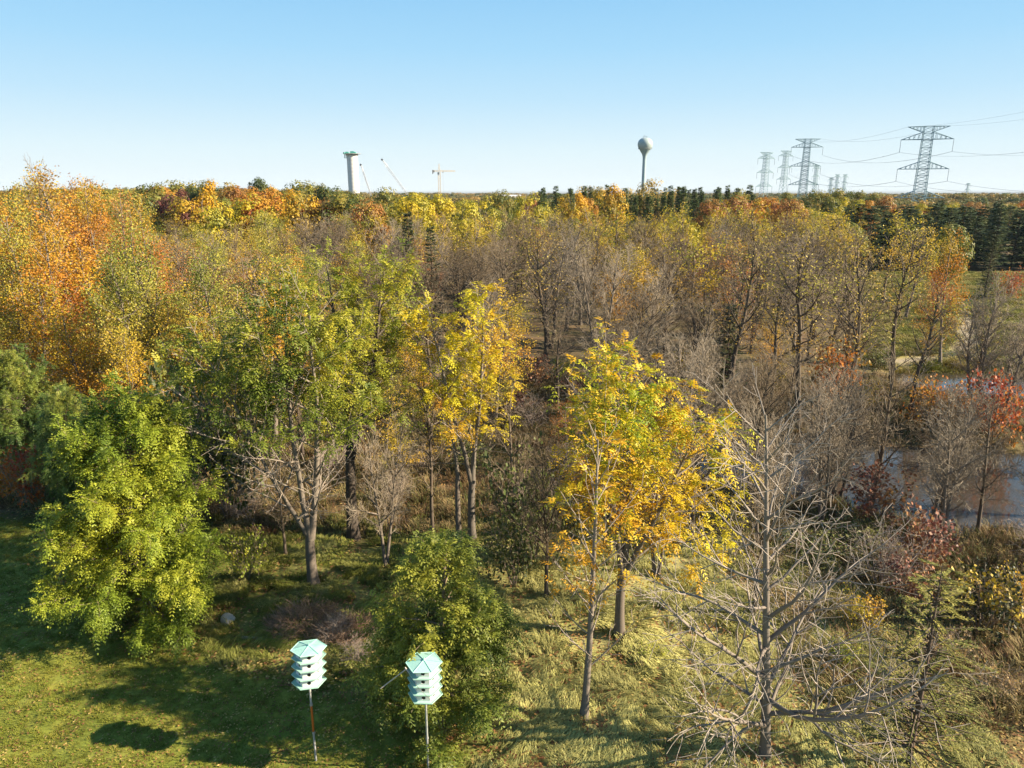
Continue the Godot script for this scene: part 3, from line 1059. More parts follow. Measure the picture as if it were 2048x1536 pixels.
func build_small_things() -> void:
	var grey := Color(0.3, 0.3, 0.3)
	birdhouse("mint and white birdhouse tilted on a pole with an orange rusted length", Vector3(-5.71, 0, -17.12), 2.72, 0.27, Vector3(-0.11, 0, -0.03), [[1.0, 0.03, grey], [1.95, 0.032, Color(0.42, 0.11, 0.02)], [2.74, 0.03, Color(0.36, 0.36, 0.35)]])
	var o := birdhouse("upright mint and white birdhouse with a broken stick hanging from its roof", Vector3(-2.36, 0, -16.5), 2.72, -0.04, Vector3(0.0, 0, 0.01), [[1.3, 0.03, grey], [2.74, 0.03, Color(0.3, 0.31, 0.3)]])
	var g := Geo.new()
	g.bar(Vector3(-0.46, 3.66, 0.22), Vector3(-1.15, 3.12, 0.3), 0.016, 8, Color(0.42, 0.36, 0.3))
	g.bar(Vector3(-0.49, 3.7, 0.2), Vector3(-0.38, 3.58, 0.26), 0.02, 8, Color(0.4, 0.36, 0.32))
	part(o, "broken_stick", g.mesh(), M.metal)
	g = Geo.new()
	var pts := PackedVector3Array()
	var rad := PackedFloat32Array()
	for i in 9:
		var f := i / 8.0
		pts.append(Vector3(-0.44, 3.62, 0.3).lerp(Vector3(0.24, 2.9, 0.52), f) - UP * 0.05 * sin(PI * f))
		rad.append(0.006)
	g.tube(pts, rad, 5, Color(0.12, 0.12, 0.11), Color(0.12, 0.12, 0.11))
	part(o, "cord", g.mesh(), M.metal)
	# pale stump of a drum-shaped stone lying in the grass
	g = Geo.new()
	var rows := 9
	var ring := 16
	for i in rows + 1:
		var f := float(i) / rows
		for j in ring:
			var w := TAU * j / ring
			var rr := 0.25 * (pow(sin(PI * clampf(f, 0.02, 0.98)), 0.2)) * (1.0 + 0.06 * N1.get_noise_3d(cos(w) * 40.0, f * 60.0, sin(w) * 40.0))
			var q := Vector3(cos(w) * rr, sin(w) * rr, (f - 0.5) * 0.6)
			g.v.append(q)
			g.c.append(jit(Color(0.52, 0.44, 0.36), 0.1))
			g.n.append(Vector3(cos(w), sin(w), (f - 0.5) * 3.0 * absf(f - 0.5)).normalized())
	for i in rows:
		for j in ring:
			var a := i * ring + j
			var b := i * ring + (j + 1) % ring
			g.ix.append_array(PackedInt32Array([a, b + ring, b, a, a + ring, b + ring]))
	o = MeshInstance3D.new()
	o.mesh = g.mesh()
	o.material_override = M.stone
	o.name = numbered("boulder")
	add_child(o)
	o.position = Vector3(-10.95, ground_y(-10.95, -24.1) + 0.09, -24.1)
	o.rotation = Vector3(0.12, 0.9, 0.2)
	tag(o, "pale drum shaped stone lying in the grass by the big locust", "stone")
	# fallen log
	g = Geo.new()
	g.tube(PackedVector3Array([Vector3(-0.6, 0, 0), Vector3(-0.55, 0.01, 0), Vector3(0.1, 0.04, 0.03), Vector3(0.75, 0.0, -0.05), Vector3(0.8, 0.0, -0.05)]), PackedFloat32Array([0.02, 0.06, 0.055, 0.04, 0.01]), 9, Color(0.42, 0.36, 0.29), Color(0.35, 0.29, 0.23))
	o = MeshInstance3D.new()
	o.mesh = g.mesh()
	o.material_override = M.bark
	o.name = numbered("fallen_log")
	add_child(o)
	o.position = Vector3(-9.5, ground_y(-9.5, -23.0) + 0.1, -23.0)
	o.rotation.y = -0.1
	tag(o, "short weathered log lying in long grass below the brown heap", "log")
	# heap of dead branches and weeds
	o = thing("brush_heap", "dark brown heap of dead stalks and branches behind the tilted birdhouse", "brush heap", Vector3(-7.8, ground_y(-7.8, -23.6), -23.6))
	for part_i in 2:
		g = Geo.new()
		for i in 1500:
			var w := R.randf() * TAU
			var rr := sqrt(R.randf()) * (1.25 if part_i == 0 else 0.9)
			var hh := (1.15 if part_i == 0 else 0.7) * (1.0 - rr * rr / 1.7) * R.randf()
			var c := Vector3(cos(w) * rr * 1.1, hh, sin(w) * rr * 0.75) + (Vector3.ZERO if part_i == 0 else Vector3(1.6, 0, 0.55))
			var d := (Vector3(cos(w), 0.2, sin(w)) * 0.6 + rv() * 0.8 + UP * 0.2).normalized() * R.randf_range(0.2, 0.6)
			var col := jit(Color(0.2, 0.12, 0.075).lerp(Color(0.42, 0.28, 0.18), R.randf() * (0.5 if part_i == 0 else 1.0)), 0.25)
			g.tube(PackedVector3Array([c, c + d * 0.5 + rv() * 0.04, c + d]), PackedFloat32Array([0.009, 0.007, 0.004]), 3, col, col)
		part(o, "dead_stalks", g.mesh(), M.twig, true)
	taken.append(Vector3(-7.8, -23.6, 1.3))


# ---------------------------------------------------------------- towers, cranes and wires

func lattice(g: Geo, p: Vector3, q: Vector3, w0: float, w1: float, bays: int, r: float, col: Color, rx := 0.0) -> void:
	var ax := (q - p).normalized()
	var u := ax.cross(Vector3(0, 0, 1) if absf(ax.z) < 0.8 else UP).normalized()
	var w := ax.cross(u)
	if rx == 0.0:
		rx = r * 0.6
	var last := []
	for i in bays + 1:
		var f := float(i) / bays
		var o := p.lerp(q, f)
		var h := lerpf(w0, w1, f) * 0.5
		var now := [o + (u + w) * h, o + (w - u) * h, o - (u + w) * h, o + (u - w) * h]
		if i > 0:
			for k in 4:
				g.bar(last[k], now[k], r, 4, col)
				g.bar(last[k], now[(k + 1) % 4], rx, 3, col)
				g.bar(last[(k + 1) % 4], now[k], rx, 3, col)
		if i % 2 == 0:
			for k in 4:
				g.bar(now[k], now[(k + 1) % 4], rx, 3, col)
		last = now


func pylon(label: String, at: Vector3, top_y: float, s: float, turn: float, r: float, single := false) -> Node3D:
	var steel := Color(0.2, 0.31, 0.36)
	var y0 := ground_y(at.x, at.z)
	var o := thing("power_pylon", label, "pylon", Vector3(at.x, y0, at.z), "lattice power pylons of the line")
	o.rotation.y = turn
	var H := top_y - y0
	var body := Geo.new()
	lattice(body, Vector3(0, H - 40.0 * s - 3.0, 0), Vector3(0, H, 0), 6.4 * s, 4.8 * s, 22, r, steel)
	part(o, "body", body.mesh(), M.steel)
	var legs := Geo.new()
	lattice(legs, Vector3(0, 0, 0), Vector3(0, H - 40.0 * s - 3.0, 0), 9.0 * s, 6.4 * s, 5, r * 1.1, steel)
	part(o, "leg_frame", legs.mesh(), M.steel)
	var drop := [0.0, 7.1, 23.6, 40.0]
	var half := [10.9, 13.6, 13.4, 13.3]
	var bw := 2.6 * s
	for k in 4:
		var y: float = H - drop[k] * s
		var hw: float = half[k] * s
		var arm := Geo.new()
		for sd in [-1.0, 1.0]:
			var tip := Vector3(hw * sd, y, 0)
			var yb: float = y - 3.1 * s if k == 0 else y + 4.0 * s
			for zz in [-1.0, 1.0]:
				var root := Vector3(bw * sd, y, bw * zz)
				var root2 := Vector3(bw * sd, yb, bw * zz)
				arm.bar(root, tip, r, 4, steel)
				arm.bar(root2, tip, r, 4, steel)
				for i in 4:
					var f := (i + 0.5) / 4.5
					arm.bar(root.lerp(tip, f), root2.lerp(tip, f + 0.1), r * 0.55, 3, steel)
					arm.bar(root2.lerp(tip, f), root.lerp(tip, minf(f + 0.1, 1.0)), r * 0.55, 3, steel)
				arm.bar(Vector3(-bw, y, bw * zz), Vector3(bw, y, bw * zz), r * 0.7, 3, steel)
		part(o, "cross_arm", arm.mesh(), M.steel)
		if k > 0:
			for sd in [-1.0, 1.0]:
				var ins := Geo.new()
				var tip := Vector3(hw * sd, y, 0)
				var pts := PackedVector3Array()
				var rad := PackedFloat32Array()
				for i in 13:
					pts.append(tip - UP * (7.0 * s * i / 12.0))
					rad.append(r * (0.9 if i % 2 else 0.5))
				ins.tube(pts, rad, 6, Color(0.12, 0.13, 0.14), Color(0.12, 0.13, 0.14))
				part(o, "insulator", ins.mesh(), M.steel)
	return o


func wire(label: String, a: Vector3, b: Vector3, sag: float, r: float, pair: float) -> void:
	var o := thing("power_line", label, "power line", a, "power lines between the pylons")
	var across := (b - a).cross(UP).normalized() * pair
	for s in ([-1.0, 1.0] if pair > 0.0 else [0.0]):
		var g := Geo.new()
		var pts := PackedVector3Array()
		var rad := PackedFloat32Array()
		for i in 41:
			var f := i / 40.0
			pts.append((b - a) * f - UP * (sag * 4.0 * f * (1.0 - f)) + across * s)
			rad.append(r)
		g.tube(pts, rad, 4, Color(0.24, 0.25, 0.27), Color(0.24, 0.25, 0.27))
		part(o, "conductor", g.mesh(), M.steel)
	if pair > 0.0:
		for i in 5:
			var f := (i + 0.5) / 5.0
			var c := (b - a) * f - UP * (sag * 4.0 * f * (1.0 - f))
			var g := Geo.new()
			g.bar(c - across * 1.05, c + across * 1.05, r * 2.6, 6, Color(0.2, 0.2, 0.22))
			part(o, "spacer", g.mesh(), M.steel)


func build_far_structures() -> void:
	# pylons, the largest first
	var big := pylon("largest power pylon, standing before the dark pines", Vector3(241.6, 0, -436), 52.9, 1.0, -0.35, 0.17)
	var mid := pylon("middle power pylon, second largest", Vector3(268.6, 0, -680), 62.8, 1.0, -0.2, 0.2)
	pylon("short pylon first from the left, above the rust orange trees", Vector3(304.3, 0, -890), 62.0, 0.98, 0.45, 0.22)
	pylon("slim pale pylon between the first and the middle one", Vector3(393.6, 0, -1070), 73.4, 0.98, 0.4, 0.22)
	pylon("faint pylon just behind the middle one's right arms", Vector3(616.0, 0, -1500), 69.5, 0.95, 0.6, 0.25)
	pylon("farthest pale pylon, lowest of the hazy three", Vector3(864.0, 0, -2000), 55.0, 0.9, 0.5, 0.28)
	pylon("hazy pylon, left of the distant tall pair", Vector3(880.0, 0, -2000), 62.8, 0.95, 0.5, 0.28)
	pylon("hazy pylon, right of the distant tall pair", Vector3(901.0, 0, -2000), 62.8, 0.95, 0.5, 0.28)
	pylon("tiny lattice pylon on the horizon towards the photo's right edge", Vector3(1330.0, 0, -2150), 20.0 + 22.0, 0.8, 0.3, 0.28)
	var names_of := ["upper", "middle", "lower"]
	var half := [13.6, 13.4, 13.3]
	var drop := [14.1, 30.6, 47.0]
	for k in 3:
		for sd in [-1.0, 1.0]:
			var a: Vector3 = big.position + Vector3(cos(0.35) * half[k] * sd, 52.9 - drop[k] - big.position.y, sin(0.35) * half[k] * sd)
			var b: Vector3 = mid.position + Vector3(cos(0.2) * half[k] * sd, 62.8 - drop[k] - mid.position.y, sin(0.2) * half[k] * sd)
			var c: Vector3 = a + Vector3(-26.0, 2.0, 250.0)
			var side := "near" if sd > 0.0 else "far"
			wire("%s twin wire from the largest to the middle pylon, %s side" % [names_of[k], side], a, b, 6.5, 0.045, 0.35)
			wire("%s twin wire from the largest pylon to the photo's edge, %s side" % [names_of[k], side], a, c, 7.5, 0.03, 0.3)
	for sd in [-1.0, 1.0]:
		var a: Vector3 = big.position + Vector3(cos(0.35) * 10.9 * sd, 52.9 - big.position.y, sin(0.35) * 10.9 * sd)
		var b: Vector3 = mid.position + Vector3(cos(0.2) * 10.9 * sd, 62.8 - mid.position.y, sin(0.2) * 10.9 * sd)
		var side := "near" if sd > 0.0 else "far"
		wire("thin earth wire between the tops of the largest and middle pylons, %s side" % side, a, b, 5.0, 0.05, 0.0)
		wire("thin earth wire from the largest pylon's top to the photo's edge, %s side" % side, a, a + Vector3(-26, 3, 250), 5.0, 0.03, 0.0)
	# water tower: pear-shaped tank on a single stem
	var y0 := ground_y(126.4, -710)
	var o := thing("water_tower", "pale grey water tower with a pear shaped tank on a single stem", "water tower", Vector3(126.4, y0, -710))
	var lathe := func(called: String, prof: Array, col: Color, m: Material, sides := 40):
		var g := Geo.new()
		var n := prof.size()
		for i in n:
			for j in sides:
				var w := TAU * j / sides
				var a: Vector2 = prof[maxi(i - 1, 0)]
				var b: Vector2 = prof[mini(i + 1, n - 1)]
				var t := (b - a).normalized()
				g.v.append(Vector3(cos(w) * prof[i].x, prof[i].y, sin(w) * prof[i].x))
				g.n.append(Vector3(cos(w) * t.y, -t.x, sin(w) * t.y).normalized())
				g.c.append(col)
		for i in n - 1:
			for j in sides:
				var a := i * sides + j
				var b := i * sides + (j + 1) % sides
				g.ix.append_array(PackedInt32Array([a, b, b + sides, a, b + sides, a + sides]))
		return g
	var top := 66.4 - y0
	var tank := []
	for i in 25:
		var f := i / 24.0
		var w := PI * f
		tank.append(Vector2(maxf(0.02, 7.1 * pow(sin(w), 0.8)), top - 6.2 + 5.8 * cos(w) - (1.2 * maxf(0.0, f - 0.55) / 0.45)))
	tank.reverse()
	part(o, "tank", lathe.call("tank", tank, Color(0.3, 0.36, 0.36), M.tower).mesh(), M.tower)
	part(o, "neck", lathe.call("neck", [Vector2(1.75, top - 20.0), Vector2(1.9, top - 17.5), Vector2(2.6, top - 15.3), Vector2(3.7, top - 13.6), Vector2(4.6, top - 12.2), Vector2(5.1, top - 11.3)], Color(0.26, 0.34, 0.37), M.tower).mesh(), M.tower)
	part(o, "stem", lathe.call("stem", [Vector2(3.4, 0.0), Vector2(2.3, 3.0), Vector2(1.8, 8.0), Vector2(1.75, top - 19.9)], Color(0.26, 0.34, 0.37), M.tower).mesh(), M.tower)
	var g := Geo.new()
	for j in 24:
		var w0 := TAU * j / 24.0
		var w1 := TAU * (j + 1) / 24.0
		var a := Vector3(cos(w0), 0, sin(w0)) * 6.5
		var b := Vector3(cos(w1), 0, sin(w1)) * 6.5
		g.bar(a + UP * (top - 9.6), b + UP * (top - 9.6), 0.1, 4, Color(0.3, 0.33, 0.34))
		g.bar(a + UP * (top - 10.5), b + UP * (top - 10.5), 0.14, 4, Color(0.3, 0.33, 0.34))
		g.bar(a + UP * (top - 10.5), a + UP * (top - 9.6), 0.07, 4, Color(0.3, 0.33, 0.34))
	part(o, "balcony_rail", g.mesh(), M.steel)
	for q in [[-1.2, 2.0], [0.2, 1.6], [1.2, 1.3], [-2.2, 1.2]]:
		g = Geo.new()
		g.bar(Vector3(q[0], top - 0.9, 0.4), Vector3(q[0], top + q[1] - 0.4, 0.4), 0.14, 6, Color(0.12, 0.12, 0.13))
		g.box(Vector3(q[0], top + q[1] - 0.8, 0.5), Vector3(0.4, 0.9, 0.3), Color(0.2, 0.2, 0.22))
		part(o, "antenna", g.mesh(), M.steel)
	# concrete tower under construction
	y0 = ground_y(-128.8, -600)
	o = thing("concrete_tower", "unfinished white concrete tower with a green work platform on top", "tower", Vector3(-128.8, y0, -600))
	top = 46.0 - y0
	var lift_h := 2.9
	var y := top
	while y > 0.0:
		var lo := maxf(0.0, y - lift_h)
		part(o, "concrete_ring", lathe.call("ring", [Vector2(4.15, lo), Vector2(4.32, lo + 0.08), Vector2(4.32, y - 0.08), Vector2(4.15, y)], jit(Color(0.62, 0.6, 0.57), 0.035), M.concrete).mesh(), M.concrete)
		y = lo
	part(o, "form_ring", lathe.call("form", [Vector2(4.3, top - 1.4), Vector2(4.75, top - 1.3), Vector2(4.75, top - 0.35), Vector2(5.6, top - 0.2)], Color(0.4, 0.4, 0.42), M.concrete).mesh(), M.concrete)
	part(o, "platform", lathe.call("platform", [Vector2(0.1, top - 0.15), Vector2(7.0, top - 0.2), Vector2(7.2, top - 0.05), Vector2(7.0, top + 0.1), Vector2(0.1, top + 0.12)], Color(0.36, 0.38, 0.38), M.concrete).mesh(), M.concrete)
	for j in 20:
		var w := TAU * j / 20.0
		if j < 8 or j > 14:
			continue
		g = Geo.new()
		var b := Basis(UP, -w)
		g.box(Vector3(cos(w) * 6.8, top + 0.65, sin(w) * 6.8), Vector3(0.06, 0.9, 2.0), Color(0.06, 0.3, 0.24) if j % 3 else Color(0.1, 0.42, 0.34), b)
		part(o, "netting_panel", g.mesh(), M.steel)
	for q in [[-3.6, 1.3, 2.4], [0.6, 1.7, 3.0], [2.8, 1.1, 1.6]]:
		g = Geo.new()
		g.box(Vector3(q[0], top + q[1] * 0.5 + 0.12, 1.5), Vector3(q[2], q[1], 1.8), Color(0.07, 0.34, 0.26))
		part(o, "form_box", g.mesh(), M.steel)
	g = Geo.new()
	lattice(g, Vector3(-5.2, top - 3.4, 0), Vector3(-5.2, top - 0.2, 0), 1.6, 1.6, 3, 0.09, Color(0.2, 0.42, 0.38))
	part(o, "hanging_scaffold", g.mesh(), M.steel)
	# mobile crane booms
	for q in [[Vector3(-111.4, 42.9, -640), Vector3(-84.0, 2.5, -640), "grey crawler crane boom leaning alone in the sky", 1.5], [Vector3(-131.0, 38.8, -645), Vector3(-121.0, 3.0, -645), "faint crane boom beside the concrete tower", 1.1]]:
		o = thing("crane_boom", q[2], "crane", Vector3(q[1].x, ground_y(q[1].x, q[1].z), q[1].z))
		var d: Vector3 = q[0] - o.position
		g = Geo.new()
		lattice(g, Vector3(0, 1.8, 0), d * 0.86, q[3] * 0.8, q[3], 26, 0.09, Color(0.38, 0.39, 0.42))
		part(o, "boom", g.mesh(), M.steel)
		g = Geo.new()
		lattice(g, d * 0.86, d, q[3], q[3] * 0.35, 5, 0.1, Color(0.62, 0.62, 0.62))
		part(o, "boom_tip", g.mesh(), M.steel)
		g = Geo.new()
		g.box(d + Vector3(-0.4, 0.3, 0), Vector3(1.6, 1.4, 0.8), Color(0.1, 0.1, 0.11), Basis(Vector3(0, 0, 1), 0.9))
		part(o, "pulley_head", g.mesh(), M.steel)
		g = Geo.new()
		g.box(Vector3(2.0, 1.6, 0), Vector3(7.0, 2.4, 3.2), Color(0.5, 0.46, 0.36))
		g.box(Vector3(1.0, 0.4, 0), Vector3(7.6, 0.9, 5.0), Color(0.1, 0.1, 0.1))
		part(o, "carriage", g.mesh(), M.steel)
	# tower crane
	y0 = ground_y(-68.8, -700)
	o = thing("tower_crane", "pale yellow tower crane with a short jib", "crane", Vector3(-68.8, y0, -700))
	o.rotation.y = 0.15
	var cream := Color(0.58, 0.49, 0.36)
	var jy := 35.5 - y0
	g = Geo.new()
	lattice(g, Vector3.ZERO, Vector3(0, jy - 1.0, 0), 2.2, 2.2, 18, 0.16, cream)
	part(o, "mast", g.mesh(), M.steel)
	g = Geo.new()
	lattice(g, Vector3(0, jy, 0), Vector3(0, jy + 6.5, 0), 1.8, 0.3, 5, 0.12, cream)
	part(o, "apex", g.mesh(), M.steel)
	g = Geo.new()
	lattice(g, Vector3(0.6, jy, 0), Vector3(15.0, jy, 0), 1.3, 0.9, 12, 0.12, cream)
	part(o, "jib", g.mesh(), M.steel)
	g = Geo.new()
	lattice(g, Vector3(-0.6, jy, 0), Vector3(-6.3, jy, 0), 1.3, 1.3, 5, 0.12, cream)
	part(o, "counter_jib", g.mesh(), M.steel)
	for q in [Vector3(-6.0, jy - 0.8, 0), Vector3(-4.9, jy - 0.3, 0)]:
		g = Geo.new()
		g.box(q, Vector3(0.9, 3.4 if q.x < -5.5 else 1.9, 1.6), Color(0.12, 0.12, 0.12))
		part(o, "counterweight", g.mesh(), M.steel)
	g = Geo.new()
	g.box(Vector3(-0.9, jy - 2.3, 1.4), Vector3(1.7, 2.0, 1.7), Color(0.1, 0.12, 0.14))
	part(o, "cab", g.mesh(), M.steel)
	g = Geo.new()
	g.bar(Vector3(3.6, jy - 0.6, 0), Vector3(3.6, 6.0, 0), 0.07, 4, Color(0.3, 0.3, 0.3))
	g.box(Vector3(3.6, jy - 0.9, 0), Vector3(1.4, 0.7, 1.2), Color(0.2, 0.18, 0.15))
	part(o, "hoist", g.mesh(), M.steel)
	# low flat-roofed hall beside the concrete tower
	y0 = ground_y(-150, -520)
	o = thing("industrial_hall", "low white flat roofed hall left of the concrete tower", "building", Vector3(-121.5, y0, -520))
	g = Geo.new()
	g.box(Vector3(0, 5.6, 0), Vector3(22, 11.2, 16), Color(0.6, 0.6, 0.58))
	part(o, "wall", g.mesh(), M.concrete)
	g = Geo.new()
	g.box(Vector3(0, 11.45, 0), Vector3(22.8, 0.5, 16.8), Color(0.7, 0.7, 0.7))
	part(o, "roof", g.mesh(), M.concrete)
	for i in 6:
		g = Geo.new()
		g.box(Vector3(-9.0 + i * 3.6, 8.3, 8.04), Vector3(2.4, 1.2, 0.12), Color(0.08, 0.1, 0.13))
		part(o, "window", g.mesh(), M.metal)
	# long pale sheds near the horizon
	for q in [[-30.0, -1150.0, 60.0, "long pale shed on the horizon right of the tower crane"], [-2.0, -900.0, 26.0, "small pale shed among trees before the firs"]]:
		y0 = ground_y(q[0], q[1])
		o = thing("farm_shed", q[3], "building", Vector3(q[0], y0, q[1]))
		g = Geo.new()
		g.box(Vector3(0, 4.0, 0), Vector3(q[2], 8.0, 14), Color(0.55, 0.53, 0.5))
		part(o, "wall", g.mesh(), M.concrete)
		g = Geo.new()
		slab(g, PackedVector3Array([Vector3(-q[2] * 0.51, 8.0, -7.6), Vector3(q[2] * 0.51, 8.0, -7.6), Vector3(q[2] * 0.51, 8.0, 7.6), Vector3(-q[2] * 0.51, 8.0, 7.6)]), PackedVector3Array([Vector3(-q[2] * 0.51, 11.0, -0.2), Vector3(q[2] * 0.51, 11.0, -0.2), Vector3(q[2] * 0.51, 11.0, 0.2), Vector3(-q[2] * 0.51, 11.0, 0.2)]), Color(0.5, 0.5, 0.52))
		part(o, "roof", g.mesh(), M.concrete)


# ---------------------------------------------------------------- forest and undergrowth

func build_forest() -> void:
	var band := func(s: float, d: float) -> String:
		var k := R.randf()
		if s < -0.34 and s > -0.53:
			return "bare" if k < 0.25 else ("bareY" if k < 0.45 else ("ash" if k < 0.62 else ("rust" if k < 0.82 else "gold")))
		if s < -0.53:
			return "gold" if k < 0.36 else ("orange" if k < 0.54 else ("rust" if k < 0.74 else "ash"))
		if s < -0.2:
			return "bare" if k < 0.35 else ("ash" if k < 0.5 else ("rust" if k < 0.7 else ("bareY" if k < 0.85 else "gold")))
		if d < 62.0:
			return "bare" if k < 0.74 else ("bareY" if k < 0.9 else ("rust" if k < 0.95 else "gold"))
		if d > 100.0:
			return "yellow" if k < 0.4 else ("bareY" if k < 0.6 else "bare")
		return "bare" if k < 0.58 else ("bareY" if k < 0.82 else ("yellow" if k < 0.89 else ("rust" if k < 0.95 else "gold")))
	var d := 41.0
	while d < 124.0:
		var gap := 4.3 + d * 0.022
		var x := -0.8 * d - 6.0
		while x < 0.82 * d + 10.0:
			var px := x + R.randf_range(-0.42, 0.42) * gap
			var pz := -d + R.randf_range(-0.42, 0.42) * gap
			x += gap
			var s := px / -pz
			var kind: String = band.call(s, -pz)
			if px > 0.0 and pond_dist(px, pz) < 0.8 and R.randf() < (0.62 if pz > -52.0 else 0.97):
				continue
			if meadow(px, pz) > 0.1 or (s > 0.54 and -pz > 58.0) or path_dist(px, pz) < 2.5:
				continue
			if px > 33.0 and pz > -60.0 and R.randf() < 0.6:
				continue
			if not free_spot(px, pz, 1.0):
				continue
			var h := R.randf_range(10.0, 13.2)
			if -pz < 62.0:
				h = R.randf_range(6.5, 9.0) + (-pz - 41.0) * 0.13
			if s < -0.34 and s > -0.53:
				h = R.randf_range(10.5, 13.0)
			elif s < -0.53:
				h = 12.0 + smoothstep(42.0, 66.0, -pz) * 5.5 + R.randf_range(-1.0, 1.0) if -pz < 90.0 else R.randf_range(14.0, 16.5)
			elif s < -0.1:
				h *= 0.95
			if -pz > 95.0 and s > -0.34:
				h = R.randf_range(11.5, 13.6)
			place(kind, px, pz, h, h * R.randf_range(0.5, 0.68), "", "trees of the wood")
		d += gap * 0.92
	# the rows behind
	d = 127.0
	while d < 250.0:
		var gap := 6.5 + (d - 127.0) * 0.045
		var x := -0.78 * d
		while x < 0.84 * d:
			var px := x + R.randf_range(-0.4, 0.4) * gap
			var pz := -d + R.randf_range(-0.4, 0.4) * gap
			x += gap
			var s := px / -pz
			var k := R.randf()
			var kind := "f_olive"
			var h := R.randf_range(12.0, 15.0)
			if s > 0.48 and d > 146.0 and d < 192.0:
				continue
			elif s > 0.43 and d > 132.0 and d < 225.0:
				kind = "pine" if k < 0.93 else "f_yellow"
				h = R.randf_range(10.5, 14.0)
			elif s > 0.03 and s < 0.345 and d > 168.0 and d < 225.0:
				continue
			elif s > -0.02 and s < 0.43 and d < 170.0:
				kind = "f_yellow" if k < 0.5 else ("f_olive" if k < 0.75 else "bare")
				h = R.randf_range(8.5, 11.0)
			elif s < -0.22:
				kind = "f_olive" if k < 0.35 else ("f_rust" if k < 0.55 else ("f_gold" if k < 0.75 else ("f_dark" if k < 0.88 else "f_orange")))
				h = R.randf_range(14.0, 17.5)
			elif s > 0.33:
				kind = "f_olive" if k < 0.4 else ("f_rust" if k < 0.6 else ("f_orange" if k < 0.75 else "f_yellow"))
				h = R.randf_range(10.5, 13.5)
			else:
				kind = "f_yellow" if k < 0.35 else ("f_olive" if k < 0.65 else ("f_tan" if k < 0.75 else ("f_rust" if k < 0.88 else "bare")))
				h = R.randf_range(11.0, 14.0)
			if meadow(px, pz) > 0.1 or not free_spot(px, pz, 1.8):
				continue
			if absf(px - 241.6) < 14.0 and d > 400.0:
				continue
			place(kind, px, pz, h, h * (R.randf_range(0.38, 0.5) if kind in ["pine", "spruce"] else R.randf_range(0.55, 0.75)), "", "trees behind the wood")
		d += gap * (1.0 if d < 160.0 else 1.5)
	# the belt of firs below the water tower
	for row in 5:
		var z := -180.0 - row * 8.0
		var x := 0.045 * -z
		while x < 0.335 * -z:
			var px := x + R.randf_range(-1.4, 1.4)
			x += 3.3
			var pz := z + R.randf_range(-2.5, 2.5)
			if R.randf() < 0.88:
				place("spruce", px, pz, R.randf_range(13.5, 18.0), R.randf_range(6.0, 8.0), "", "firs behind the wood")
			else:
				place("f_olive", px, pz, R.randf_range(14.0, 17.0), 7.0, "", "trees behind the wood")
	# the front of the pine wood behind the meadow
	for row in 6:
		var z := -150.0 - row * 7.0
		var x := 0.49 * -z
		while x < 0.82 * -z:
			var px := x + R.randf_range(-1.5, 1.5)
			x += 5.4
			var pz := z + R.randf_range(-2.5, 2.5)
			if free_spot(px, pz, 0.6):
				place("pine", px, pz, R.randf_range(10.5, 13.8), R.randf_range(6.0, 8.0), "", "trees behind the wood")
	# brush under the trees
	d = 23.0
	while d < 64.0:
		var gap := 2.6 + d * 0.012
		var x := -0.78 * d - 4.0
		while x < 0.82 * d + 4.0:
			var px := x + R.randf_range(-0.45, 0.45) * gap
			var pz := -d + R.randf_range(-0.45, 0.45) * gap
			x += gap
			if d < lawn_edge(px) + 1.0 or (d < 31.5 and px > -13.0 and px < 9.0) or (d < 25.0 and px < 13.0):
				continue
			if px > 0.0 and pond_dist(px, pz) < 0.3:
				continue
			if R.randf() < 0.3 + d * 0.004 or path_dist(px, pz) < 2.0 or not free_spot(px, pz, 0.5):
				continue
			var k := R.randf()
			var kind := "s_grey" if k < 0.34 else ("s_brown" if k < 0.58 else ("s_dark" if k < 0.72 else ("s_rust" if k < 0.8 else ("s_orange" if k < 0.88 else ("s_gold" if k < 0.95 else "s_green")))))
			var h := R.randf_range(1.3, 3.0)
			place(kind, px, pz, h, h * R.randf_range(0.9, 1.3), "", "brush under the trees")
		d += gap
	# bushes in the meadow
	for i in 26:
		var px := R.randf_range(42.0, 95.0)
		var pz := -R.randf_range(68.0, 135.0)
		if meadow(px, pz) < 0.6 or path_dist(px, pz) < 3.0:
			continue
		var h := R.randf_range(0.9, 2.2)
		place(["s_dark", "s_brown", "s_green", "s_grey"][R.randi() % 4], px, pz, h, h * 1.6, "", "bushes of the meadow")


func scatter(called: String, mesh: Mesh, m: Material, xf: Array, cols: PackedColorArray) -> void:
	var mm := MultiMesh.new()
	mm.transform_format = MultiMesh.TRANSFORM_3D
	mm.use_colors = true
	mm.mesh = mesh
	mm.instance_count = xf.size()
	for i in xf.size():
		mm.set_instance_transform(i, xf[i])
		mm.set_instance_color(i, cols[i])
	var o := MultiMeshInstance3D.new()
	o.multimesh = mm
	o.material_override = m
	o.name = numbered(called)
	add_child(o)
	o.set_meta("kind", "stuff")


